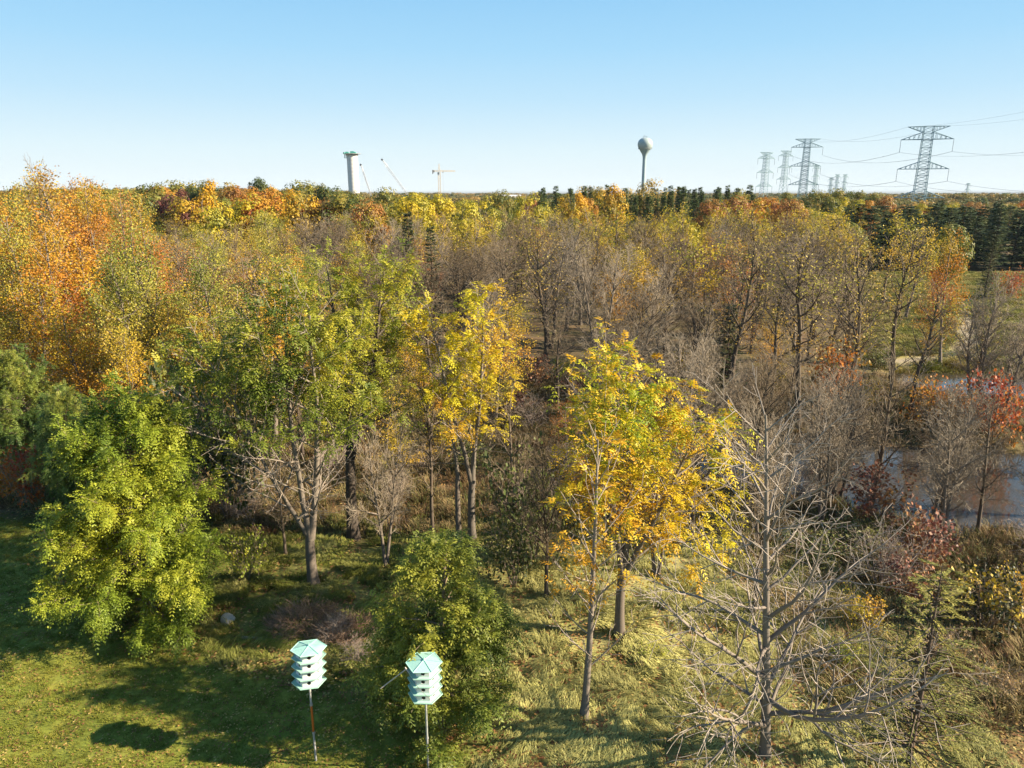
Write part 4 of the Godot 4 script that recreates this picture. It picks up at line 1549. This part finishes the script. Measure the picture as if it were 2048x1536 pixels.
func tuft(blades: int, h: float, spread: float, lay: float, w: float) -> Mesh:
	var g := Geo.new()
	for i in blades:
		var a := R.randf() * TAU
		var o := Vector3(cos(a), 0, sin(a)) * spread * sqrt(R.randf())
		var d := (o.normalized() * 0.5 + Vector3(1, 0, 0) * lay + rv() * 0.35)
		d.y = 0.0
		var hh := h * R.randf_range(0.6, 1.15)
		var p1 := o + Vector3(d.x, 0, d.z) * hh * 0.35 + UP * hh * 0.55
		var p2 := o + Vector3(d.x, 0, d.z) * hh * (0.7 + lay * 0.35) + UP * hh * maxf(0.12, 0.95 - lay * 0.75)
		var s := d.cross(UP).normalized() * w
		if s == Vector3.ZERO:
			s = Vector3(w, 0, 0)
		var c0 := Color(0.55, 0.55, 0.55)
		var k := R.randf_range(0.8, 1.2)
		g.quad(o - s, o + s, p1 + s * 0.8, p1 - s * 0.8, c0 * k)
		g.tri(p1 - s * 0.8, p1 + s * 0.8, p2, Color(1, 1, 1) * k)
	return g.mesh()


func build_grass() -> void:
	# the mown lawn
	for v in 3:
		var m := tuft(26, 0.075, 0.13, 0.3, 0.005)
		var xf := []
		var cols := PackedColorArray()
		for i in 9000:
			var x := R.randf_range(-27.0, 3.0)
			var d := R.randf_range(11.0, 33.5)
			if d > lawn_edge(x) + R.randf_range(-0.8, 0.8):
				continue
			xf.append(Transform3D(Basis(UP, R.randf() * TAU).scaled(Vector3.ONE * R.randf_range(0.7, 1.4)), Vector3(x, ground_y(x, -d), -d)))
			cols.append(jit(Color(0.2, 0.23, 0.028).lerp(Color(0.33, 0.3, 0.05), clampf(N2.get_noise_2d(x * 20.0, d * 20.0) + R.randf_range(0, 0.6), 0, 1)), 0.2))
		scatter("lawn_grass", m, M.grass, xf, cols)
	# long pale grass, laid over in swirls
	for v in 5:
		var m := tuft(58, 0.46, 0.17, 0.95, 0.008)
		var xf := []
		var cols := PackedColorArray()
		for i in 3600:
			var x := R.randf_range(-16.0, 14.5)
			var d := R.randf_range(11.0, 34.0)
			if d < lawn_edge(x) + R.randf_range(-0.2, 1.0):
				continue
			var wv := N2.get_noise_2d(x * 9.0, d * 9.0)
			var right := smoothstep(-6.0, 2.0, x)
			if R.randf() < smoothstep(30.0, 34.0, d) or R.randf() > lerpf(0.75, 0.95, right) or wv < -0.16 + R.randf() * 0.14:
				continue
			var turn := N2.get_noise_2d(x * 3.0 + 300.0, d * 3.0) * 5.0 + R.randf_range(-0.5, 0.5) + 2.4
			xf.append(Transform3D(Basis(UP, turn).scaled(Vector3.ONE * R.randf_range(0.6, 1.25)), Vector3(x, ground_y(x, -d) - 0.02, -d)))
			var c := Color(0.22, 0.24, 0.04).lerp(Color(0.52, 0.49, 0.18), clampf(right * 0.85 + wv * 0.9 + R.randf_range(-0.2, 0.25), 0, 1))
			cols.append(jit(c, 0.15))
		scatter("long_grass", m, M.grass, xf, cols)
	# meadow and weedy ground under the trees
	for v in 2:
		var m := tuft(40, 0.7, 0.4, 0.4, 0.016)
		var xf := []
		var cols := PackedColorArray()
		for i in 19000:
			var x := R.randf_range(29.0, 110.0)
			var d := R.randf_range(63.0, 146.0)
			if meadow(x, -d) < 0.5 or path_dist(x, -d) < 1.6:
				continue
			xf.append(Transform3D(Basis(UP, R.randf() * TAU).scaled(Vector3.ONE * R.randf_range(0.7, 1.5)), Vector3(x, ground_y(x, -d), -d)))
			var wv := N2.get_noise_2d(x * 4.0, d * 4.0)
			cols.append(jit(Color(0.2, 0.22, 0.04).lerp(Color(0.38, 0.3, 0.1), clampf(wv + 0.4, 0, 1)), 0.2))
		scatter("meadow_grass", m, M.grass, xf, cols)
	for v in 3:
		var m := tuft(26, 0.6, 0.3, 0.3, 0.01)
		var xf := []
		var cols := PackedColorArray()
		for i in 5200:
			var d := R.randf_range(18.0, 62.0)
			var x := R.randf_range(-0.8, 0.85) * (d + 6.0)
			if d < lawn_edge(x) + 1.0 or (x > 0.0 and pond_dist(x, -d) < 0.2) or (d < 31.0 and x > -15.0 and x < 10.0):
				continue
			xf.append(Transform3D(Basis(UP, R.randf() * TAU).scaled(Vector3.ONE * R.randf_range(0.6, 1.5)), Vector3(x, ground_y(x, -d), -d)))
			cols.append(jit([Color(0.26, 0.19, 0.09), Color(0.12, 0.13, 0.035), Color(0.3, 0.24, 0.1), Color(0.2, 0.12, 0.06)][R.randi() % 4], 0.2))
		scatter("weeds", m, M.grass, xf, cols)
	# fallen leaves
	var lf := Geo.new()
	for i in 5:
		var o := Vector3(R.randf_range(-0.3, 0.3), 0.01 + R.randf() * 0.05, R.randf_range(-0.3, 0.3))
		var a := R.randf() * TAU
		var dd := Vector3(cos(a), R.randf_range(-0.2, 0.35), sin(a)) * 0.1
		lf.leaf(o, dd, dd.cross(UP).normalized() * 0.032 + UP * 0.01, Color.WHITE)
	var lm := lf.mesh()
	var xf := []
	var cols := PackedColorArray()
	for i in 26000:
		var d := pow(R.randf(), 1.5) * 46.0 + 13.0
		var x := R.randf_range(-0.8, 0.85) * (d + 6.0)
		var on_lawn := d < lawn_edge(x)
		if on_lawn and R.randf() < 0.35 or (x > 0.0 and pond_dist(x, -d) < 0.0):
			continue
		xf.append(Transform3D(Basis(UP, R.randf() * TAU).scaled(Vector3.ONE * (R.randf_range(0.45, 0.9) if on_lawn else R.randf_range(0.8, 1.4))), Vector3(x, ground_y(x, -d) + 0.02 + (0.0 if on_lawn else R.randf() * 0.16), -d)))
		cols.append(jit([Color(0.24, 0.12, 0.05), Color(0.34, 0.2, 0.07), Color(0.18, 0.085, 0.04), Color(0.45, 0.33, 0.12)][R.randi() % 4], 0.25))
	scatter("fallen_leaves", lm, M.leaf, xf, cols)
	# woods too far to tell the trees apart
	for v in 3:
		var m := puff(Vector3(4.4, 4.6, 4.4), 5.2, 30, 26, 0.8, pal([Color.WHITE, Color(0.8, 0.8, 0.8)])).mesh()
		xf = []
		cols = PackedColorArray()
		for i in 4200:
			var d := 255.0 + pow(R.randf(), 1.9) * 2500.0
			var x := R.randf_range(-0.86, 0.9) * d
			if N2.get_noise_2d(x * 0.25, d * 0.25) < -0.32:
				continue
			var near_tower := false
			for q in [[-128.8, 600.0], [241.6, 436.0], [268.6, 680.0], [-68.8, 700.0], [126.4, 710.0], [-121.5, 520.0], [-30.0, 1150.0]]:
				if absf(x - q[0]) < 14.0 and absf(d - q[1]) < 14.0:
					near_tower = true
			if near_tower:
				continue
			var sc := R.randf_range(0.7, 1.25)
			if x / d < -0.2:
				sc *= 1.15
			xf.append(Transform3D(Basis(UP, R.randf() * TAU).scaled(Vector3(sc * 1.1, sc, sc * 1.1)), Vector3(x, ground_y(x, -d), -d)))
			var t := clampf(N2.get_noise_2d(x * 0.7, d * 0.7) + R.randf_range(-0.35, 0.45) + 0.35, 0, 1)
			cols.append(jit(Color(0.09, 0.115, 0.03).lerp(Color(0.36, 0.23, 0.06), t), 0.3))
		scatter("distant_woods", m, M.leaf, xf, cols)


func _ready() -> void:
	R.seed = 20241
	N1.seed = 5
	N1.frequency = 0.05
	N1.fractal_octaves = 2
	N2.seed = 9
	N2.frequency = 0.05
	N2.fractal_octaves = 3
	# camera, sky, sun, exposure
	var cam := Camera3D.new()
	cam.name = "camera"
	add_child(cam)
	cam.position = Vector3(0, 16, 0)
	cam.rotation_degrees = Vector3(-15.1, 0, 0)
	cam.fov = 56.8
	cam.near = 0.1
	cam.far = 6000
	cam.current = true
	var im := Image.create(64, 1024, false, Image.FORMAT_RGBF)
	var keys := [[-90.0, Color(0.3, 0.28, 0.24)], [-0.2, Color(0.5, 0.5, 0.5)], [0.0, Color(0.88, 0.96, 0.98)], [1.0, Color(0.85, 0.95, 0.98)], [3.1, Color(0.76, 0.92, 0.985)], [6.7, Color(0.54, 0.8, 0.985)], [10.1, Color(0.4, 0.715, 0.975)], [13.3, Color(0.32, 0.64, 0.94)], [25.0, Color(0.2, 0.48, 0.82)], [50.0, Color(0.13, 0.34, 0.66)], [90.0, Color(0.1, 0.28, 0.58)]]
	for y in 1024:
		var el := 90.0 - (y + 0.5) / 1024.0 * 180.0
		var c := Color()
		for k in keys.size() - 1:
			if el >= keys[k][0]:
				var f := clampf((el - keys[k][0]) / (keys[k + 1][0] - keys[k][0]), 0, 1)
				c = keys[k][1].lerp(keys[k + 1][1], f)
		for x in 64:
			im.set_pixel(x, y, Color(c.r / 3.3, c.g / 3.3, c.b / 3.3))
	var env := Environment.new()
	env.background_mode = Environment.BG_SKY
	var sky := Sky.new()
	var sm := PanoramaSkyMaterial.new()
	sm.panorama = ImageTexture.create_from_image(im)
	sky.sky_material = sm
	env.sky = sky
	env.tonemap_mode = Environment.TONE_MAPPER_LINEAR
	env.tonemap_exposure = 3.3
	env.fog_enabled = true
	env.fog_density = 0.00005
	env.fog_light_color = Color(0.85, 0.93, 1.0)
	env.sdfgi_enabled = true
	env.ssao_enabled = true
	env.ssil_enabled = true
	var we := WorldEnvironment.new()
	we.name = "world_environment"
	we.environment = env
	add_child(we)
	var sun := DirectionalLight3D.new()
	sun.name = "sun"
	add_child(sun)
	var el := deg_to_rad(28.5)
	sun.look_at_from_position(Vector3.ZERO, Vector3(-0.99 * cos(el), -sin(el), -0.14 * cos(el)))
	sun.light_energy = 1.6
	sun.light_color = Color(1.0, 0.93, 0.81)
	sun.light_angular_distance = 0.5
	sun.shadow_enabled = true

	M.ground = mat(0.95, noise_tex(0.03, 0.55, 1.3, 3), 0.35)
	M.water = mat(0.06, null, 1.0, 0.0, 0.5)
	M.water.albedo_color = Color(0.04, 0.034, 0.027).linear_to_srgb()
	var rip := noise_tex(0.02, 0.0, 1.0, 8, 3)
	rip.as_normal_map = true
	rip.color_ramp = null
	rip.bump_strength = 2.0
	M.water.normal_enabled = true
	M.water.normal_texture = rip
	M.water.normal_scale = 0.07
	M.water.uv1_triplanar = true
	M.water.uv1_world_triplanar = true
	M.water.uv1_scale = Vector3.ONE * 0.12
	M.bark = mat(0.9, noise_tex(0.06, 0.5, 1.4, 4), 1.0)
	M.bark.uv1_scale = Vector3(2.2, 0.5, 2.2)
	M.twig = mat(0.85)
	M.leaf = mat(0.55, null, 1.0, 0.75, 0.4)
	M.glossy = mat(0.55, null, 1.0, 0.3, 0.35)
	M.needle = mat(0.7, null, 1.0, 0.2, 0.3)
	M.grass = mat(0.7, null, 1.0, 0.4, 0.3)
	M.paint = mat(0.5, noise_tex(0.02, 0.82, 1.08, 6), 1.5)
	M.paint_round = mat(0.5)
	M.metal = mat(0.45, noise_tex(0.05, 0.7, 1.15, 7), 3.0)
	M.stone = mat(0.9, noise_tex(0.04, 0.6, 1.2, 11), 2.0)
	M.steel = mat(0.55)
	M.tower = mat(0.45)
	M.concrete = mat(0.85, noise_tex(0.03, 0.88, 1.06, 12), 0.1)

	build_ground()
	build_protos()
	build_far_structures()
	build_clearing_trees()
	for q in SIGNATURE():
		place(q[0], q[1], q[2], q[3] - ground_y(q[1], q[2]), q[4], q[5])
	build_forest()
	name_the_rest()
	build_small_things()
	build_grass()
	for k in protos:
		for p in protos[k]:
			p.node.free()


# kind, x, z, height of the top, width of the crown, label
func SIGNATURE() -> Array:
	return [
		["locust", -26.9, -38.0, 8.0, 5.5, "bluish green locust at the lawn's far corner, behind the big yellow-green locust"],
		["locust", -22.1, -34.0, 6.8, 4.2, "lower green locust crowding the back of the big yellow-green locust"],
		["s_red", -25.1, -34.0, 3.8, 2.8, "dark maroon sumac in deep shade beside the lawn"],
		["s_dark", -24.3, -33.5, 1.2, 2.8, "low dark green bush at the shaded far edge of the lawn"],
		["gold", -30.3, -44.0, 11.4, 5.8, "gold leaved maple with bright yellow lower boughs at the photo's left edge"],
		["gold", -25.9, -42.0, 9.8, 5.0, "golden understory maple just above the shaded green locust"],
		["gold", -20.6, -37.0, 9.2, 4.0, "gold and brown understory maple under the tall olive-green ash"],
		["orange", -30.4, -46.0, 14.3, 6.0, "orange and yellow maple tall behind the gold maple at the left edge"],
		["orange", -30.6, -49.0, 14.7, 3.0, "narrow orange maple showing its grey trunks"],
		["ash", -35.9, -52.0, 16.0, 4.9, "yellow-green ash cut off by the photo's left edge"],
		["ash", -22.3, -41.0, 13.7, 4.8, "olive-yellow ash, first of the three beside the orange maples"],
		["ash", -20.6, -43.0, 14.9, 6.8, "tallest olive-yellow ash, in the middle of the three"],
		["ash", -17.7, -42.0, 13.3, 4.9, "olive-yellow ash touching the green walnut crown"],
		["ash", -19.1, -56.0, 12.6, 5.0, "small yellow-green ash standing alone beyond the green walnut"],
		["ash", -15.7, -40.0, 9.8, 4.2, "yellow-green ash half hidden by the green walnut crown"],
		["s_dark", -16.5, -33.0, 8.4, 4.1, "dark green shaded tree under the olive-yellow ashes"],
		["s_dark", -14.3, -33.0, 7.3, 2.9, "dark green bush at the foot of the ashes, beside the walnut stems"],
		["bareY", -43.0, -66.0, 19.3, 3.1, "thin grey treetop rising above the left skyline"],
		["ash", -45.5, -70.0, 17.9, 5.2, "olive round crown on the left skyline below the thin grey treetop"],
		["rust", -41.8, -68.0, 17.6, 4.1, "rusty orange crown on the skyline beside the olive round crown"],
		["orange", -38.4, -66.0, 17.2, 4.9, "orange brown crown highest of the left skyline slope"],
		["rust", -35.1, -64.0, 16.5, 4.8, "brown-orange maple on the left skyline slope"],
		["orange", -32.1, -62.0, 16.0, 4.6, "bright orange maple at the lower end of the left skyline slope"],
		["rust", -32.6, -57.0, 13.9, 5.1, "brown maple below the left skyline, above the olive ashes"],
		["gold", -41.0, -60.0, 14.6, 4.9, "gold green maple below the olive round crown"],
		["yellow", -6.1, -37.0, 3.7, 3.0, "small yellow-green tree behind the fork of the big walnut"],
		["yellow", -7.7, -40.0, 5.2, 3.5, "pale yellow-green understory tree between the two walnuts"],
		["yellow", -4.4, -41.0, 2.7, 3.3, "slim yellow tree beneath the tall yellow walnut"],
		["s_dark", 0.9, -28.5, 5.4, 3.2, "glossy dark green bush between the yellow walnuts"],
		["s_dark", 0.1, -26.5, 3.8, 2.0, "dark green leafy bush in front of the glossy dark one"],
		["rust", 3.3, -39.0, 4.8, 3.1, "russet oak sapling behind the middle yellow walnut"],
		["s_orange", 4.2, -36.0, 2.6, 2.2, "russet bush behind the middle yellow walnut's trunk"],
		["cedar", 17.4, -56.0, 7.4, 3.6, "dark red cedar in the wood beyond the pond"],
		["cedar", -12.6, -88.0, 13.7, 4.2, "dark cedar among bare trees below the small boom"],
		["cedar", -9.0, -80.0, 12.3, 3.3, "lower dark cedar among bare trees"],
		["bare", 13.1, -49.0, 9.7, 4.5, "pale grey bare tree with upright twigs before the dark cedar"],
		["bare", 10.2, -47.0, 7.8, 3.7, "short grey bare tree left of the pale upright one"],
		["bare", 7.3, -50.0, 8.0, 4.6, "grey bare tree above the middle yellow walnut crown"],
		["bare", 3.5, -52.0, 8.4, 4.8, "brown bare tree between the two yellow walnut crowns"],
		["bareY", 17.3, -54.0, 13.5, 7.1, "tall thin-leaved tree beyond the pond with dull yellow top"],
		["bareY", 20.5, -48.5, 14.2, 7.7, "tallest thin-leaved tree on the far bank of the pond"],
		["bareY", 24.5, -50.0, 13.7, 6.2, "leaning thin-leaved tree on the far bank, darker trunk"],
		["bareY", 33.1, -60.0, 13.4, 6.2, "half bare yellow tree at the edge of the meadow"],
		["bare", 19.8, -52.0, 11.3, 5.8, "grey bare tree between the tall thin-leaved trees"],
		["bare", 13.0, -39.5, 6.8, 3.4, "bare multi-stemmed tree on the near pond bank beside the yellow leaves"],
		["bare", 14.9, -41.0, 7.3, 3.2, "bare tree with close grey stems in the pond shallows"],
		["bare", 17.0, -35.0, 8.3, 3.5, "bare tree with double reddish trunk at the water's edge"],
		["bare", 19.2, -35.0, 9.3, 3.8, "dark stemmed bare tree standing over the pond"],
		["bare", 21.3, -33.0, 5.5, 2.9, "low spreading bare tree in the reeds by the pond"],
		["bare", 23.0, -32.0, 7.3, 2.6, "bare tree at the photo's right edge before the pond"],
		["bare", 34.1, -50.5, 10.5, 4.6, "dark tall bare tree between pond and red bush"],
		["bare", 35.4, -49.0, 8.8, 4.2, "dark bare tree behind the red bush at the right edge"],
		["orange", 40.9, -66.0, 12.9, 5.0, "orange topped tree with dark trunks beside the meadow"],
		["s_orange", 23.5, -50.0, 6.1, 3.6, "salmon orange young maple behind the tall thin-leaved trunks"],
		["gold", 21.3, -56.0, 7.0, 4.0, "gold leaved small tree on the far bank of the pond"],
		["s_gold", 26.7, -52.0, 2.3, 3.4, "yellow bush on the strip between the two ponds"],
		["s_orange", 29.5, -47.5, 4.0, 3.4, "orange bush on the strip before the back pond"],
		["s_orange", 30.6, -46.0, 3.5, 3.0, "brown-orange bush below the back pond"],
		["s_red", 32.2, -45.0, 4.8, 3.6, "flame red maple bush at the right edge by the back pond"],
		["s_red", 32.2, -46.0, 2.1, 2.7, "dark red lower bush beside the flame red one"],
		["s_green", 54.6, -88.0, 4.0, 5.0, "bright lime green willow by the meadow path"],
		["s_green", 47.9, -76.0, 1.3, 3.3, "small lime green willow in front of the larger one"],
		["s_dark", 62.5, -95.0, 2.0, 6.0, "dark hedge bush in the meadow"],
		["s_dark", 45.0, -69.0, 0.9, 7.0, "dark rushy bush on the back pond's far bank"],
		["f_olive", 62.4, -103.0, 11.8, 5.3, "round green tree in front of the dark pines"],
		["cedar", 72.0, -108.0, 9.9, 3.7, "dull green column cedar in front of the pines"],
		["s_red", 75.8, -108.0, 5.4, 3.8, "pink red bush at the foot of the pines"],
		["s_rust", 17.8, -27.5, 3.3, 2.5, "brown-red oak sapling before the pond"],
		["s_rust", 15.9, -25.5, 2.1, 2.2, "dark reddish oak bush below the brown-red sapling"],
		["s_gold", 13.3, -23.5, 1.6, 1.7, "golden shrub in the dry brush behind the bare tree's limbs"],
		["s_oakdark", 17.7, -23.5, 2.8, 3.1, "dark leaved bush with yellow edges at the right edge"],
		["s_gold", 19.6, -24.5, 2.0, 1.7, "yellow-green bush cut by the right edge"],
		["s_dark", 13.8, -29.0, 1.4, 3.8, "grey-green thicket behind the bare tree"],
		["s_dark", 16.1, -30.0, 1.4, 3.5, "olive thicket beside the brown-red sapling"],
		["s_brown", 10.4, -25.5, 0.7, 2.8, "tawny brush behind the bare tree's trunk"],
		["s_brown", 11.2, -24.5, 0.7, 2.3, "tan dry brush at the foot of the thicket"],
		["s_brown", 15.2, -21.5, 1.4, 2.2, "brown dry weeds behind the drooping cedar"],
		["s_brown", 15.9, -20.0, 1.1, 2.1, "dull tan weeds at the right edge"],
		["s_green", 11.6, -21.5, 1.1, 1.4, "small fresh green plant beneath the bare tree's long limbs"],
		["s_green", 4.9, -21.8, 0.6, 1.8, "low leafy green clump by the middle yellow walnut trunk"],
		["s_grey", -6.4, -22.6, 1.4, 1.4, "pale dry brush beside the brown heap"],
		["s_grey", -5.4, -21.5, 1.2, 1.4, "lilac grey brush before the brown heap"],
		["s_brown", -11.7, -33.0, 1.1, 2.3, "brush behind the walnut trunk"],
		["s_grey", -13.3, -33.0, 2.1, 3.0, "tangled bare brush at the foot of the ashes"],
		["s_brown", -4.2, -20.2, 1.3, 1.5, "brown weedy bush between the birdhouses"],
		["s_green", -11.3, -27.0, 2.6, 1.5, "green sapling behind the big yellow-green locust"],
		["f_olive", -73.6, -150.0, 17.9, 10.2, "olive round tree on the skyline after the orange slope"],
		["f_olive", -85.0, -185.0, 19.0, 12.5, "olive skyline tree behind the maroon tree"],
		["f_olive", -76.6, -180.0, 18.9, 9.7, "green-brown skyline tree over the maroon tree"],
		["f_maroon", -62.3, -132.0, 15.7, 6.3, "dusky purple tree beside the maroon one"],
		["f_maroon", -57.5, -128.0, 16.6, 6.1, "maroon red tree on the hillside"],
		["f_dark", -64.5, -152.0, 17.3, 5.2, "dark green tree beside the maroon one"],
		["f_gold", -59.6, -150.0, 18.7, 8.1, "amber gold oak on the skyline"],
		["f_rust", -52.6, -140.0, 17.2, 6.6, "russet oak beside the amber gold one"],
		["f_dark", -56.8, -165.0, 19.2, 5.8, "dark green rounded skyline tree"],
		["f_yellow", -43.5, -122.0, 15.8, 7.1, "brightest lemon yellow tree"],
		["f_yellow", -45.8, -112.0, 14.7, 6.9, "dull yellow crown below the amber gold oak"],
		["f_gold", -38.3, -130.0, 16.8, 8.8, "broad golden tree with bright lit face"],
		["f_gold", -52.5, -165.0, 17.6, 7.8, "orange-gold tree between dark green and broad golden ones"],
		["f_olive", -51.0, -180.0, 18.9, 13.4, "broad green skyline tree behind the golden one"],
		["f_dark", -37.5, -150.0, 17.3, 7.6, "dark olive tree next to the concrete tower"],
		["f_olive", -60.6, -230.0, 18.8, 12.5, "green crown behind the dark olive tree"],
		["f_rust", -22.1, -112.0, 15.2, 6.1, "pinkish brown tree at the concrete tower's foot"],
		["f_olive", -25.6, -150.0, 17.1, 7.1, "yellow-olive tree under the small boom"],
		["f_yellow", -16.9, -122.0, 16.0, 8.3, "mustard yellow broad tree below the two booms"],
		["f_yellow", -13.4, -128.0, 15.7, 7.0, "yellow-green tree at the foot of the tower crane"],
		["f_yellow", -8.2, -122.0, 14.9, 6.7, "yellow crown just beyond the tower crane"],
		["f_yellow", -6.0, -150.0, 15.3, 8.2, "pale yellow-olive tree between tower crane and dark firs"],
		["f_olive", -2.5, -170.0, 16.8, 5.8, "small green-gold tree on the skyline beyond the tower crane"],
		["f_yellow", 3.7, -150.0, 16.1, 7.1, "yellow-green tree before the dark firs"],
		["f_gold", 13.2, -160.0, 16.3, 6.5, "orange gold tree amid the dark firs"],
		["f_orange", 17.0, -165.0, 14.9, 4.5, "small red-orange tree amid the dark firs"],
		["f_gold", 23.3, -180.0, 18.1, 9.1, "large amber tree standing above the dark firs"],
		["f_tan", 38.0, -200.0, 19.8, 9.5, "tan yellow tree at the foot of the water tower"],
		["f_tan", 22.0, -215.0, 17.8, 8.8, "pale tan tree behind the firs"],
		["f_tan", 33.0, -215.0, 17.2, 7.3, "pale brown tree behind the firs, near the water tower"],
		["f_tan", 48.7, -220.0, 17.3, 9.0, "pale tan tree behind the firs, right of the water tower"],
		["f_rust", 41.0, -150.0, 14.9, 7.2, "rust orange flat tree beside the dark firs"],
		["f_rust", 47.6, -155.0, 15.5, 8.4, "rust orange tree at the foot of the first pylon"],
		["f_orange", 55.1, -160.0, 15.0, 8.7, "gold orange tree between the first two pylons"],
		["f_rust", 56.8, -150.0, 14.7, 7.2, "rust tree before the middle pylon"],
		["f_olive", 65.0, -210.0, 17.1, 5.7, "round olive tree on the skyline by the first pylon"],
		["f_olive", 89.1, -240.0, 16.3, 8.2, "round yellow-olive tree between two pylons"],
		["f_olive", 97.5, -235.0, 16.9, 11.2, "first green oak of the wooded knoll"],
		["f_olive", 103.8, -235.0, 17.4, 11.2, "highest green oak of the wooded knoll"],
		["f_olive", 105.6, -225.0, 16.7, 10.7, "green oak in the middle of the wooded knoll"],
		["f_olive", 109.3, -220.0, 16.1, 9.0, "last green oak of the wooded knoll"],
		["f_olive", 85.9, -200.0, 15.1, 9.5, "lower front oak of the wooded knoll"],
		["f_yellow", 89.8, -195.0, 14.8, 9.3, "yellow-green front oak of the wooded knoll"],
		["f_rust", 97.1, -190.0, 15.1, 6.5, "russet tree at the end of the wooded knoll"],
		["f_orange", 83.0, -170.0, 14.3, 3.5, "small rust bush tree before the knoll"],
		["yellow", 12.6, -118.0, 14.4, 8.1, "yellow crowned tree in the front row below the firs"],
		["yellow", 17.5, -116.0, 14.2, 7.5, "bright yellow domed tree below the water tower"],
		["yellow", 23.5, -116.0, 13.9, 7.1, "thin yellow tree in the row below the firs"],
		["yellow", 28.8, -122.0, 14.4, 6.7, "gold tipped tree in the row below the firs"],
		["yellow", 33.9, -118.0, 14.7, 9.7, "broad yellow tree below the first pylon"],
		["yellow", 38.2, -114.0, 14.9, 9.3, "big yellow crown below the first two pylons"],
		["yellow", 42.1, -110.0, 14.5, 8.3, "yellow crown with green patch below the middle pylon"],
		["yellow", 49.2, -108.0, 13.9, 6.6, "bright gold dome before the wooded knoll"],
		["yellow", 52.4, -100.0, 13.7, 7.5, "bright gold dome before the dark pines"],
		["yellow", 50.4, -90.0, 12.7, 6.2, "dull yellow crown at the end of the gold domes"],
		["yellow", 8.0, -122.0, 14.0, 7.5, "yellow olive crown beside the front row of gold"],
		["yellow", 3.0, -120.0, 13.8, 7.4, "muted yellow crown between bare trees and firs"],	]
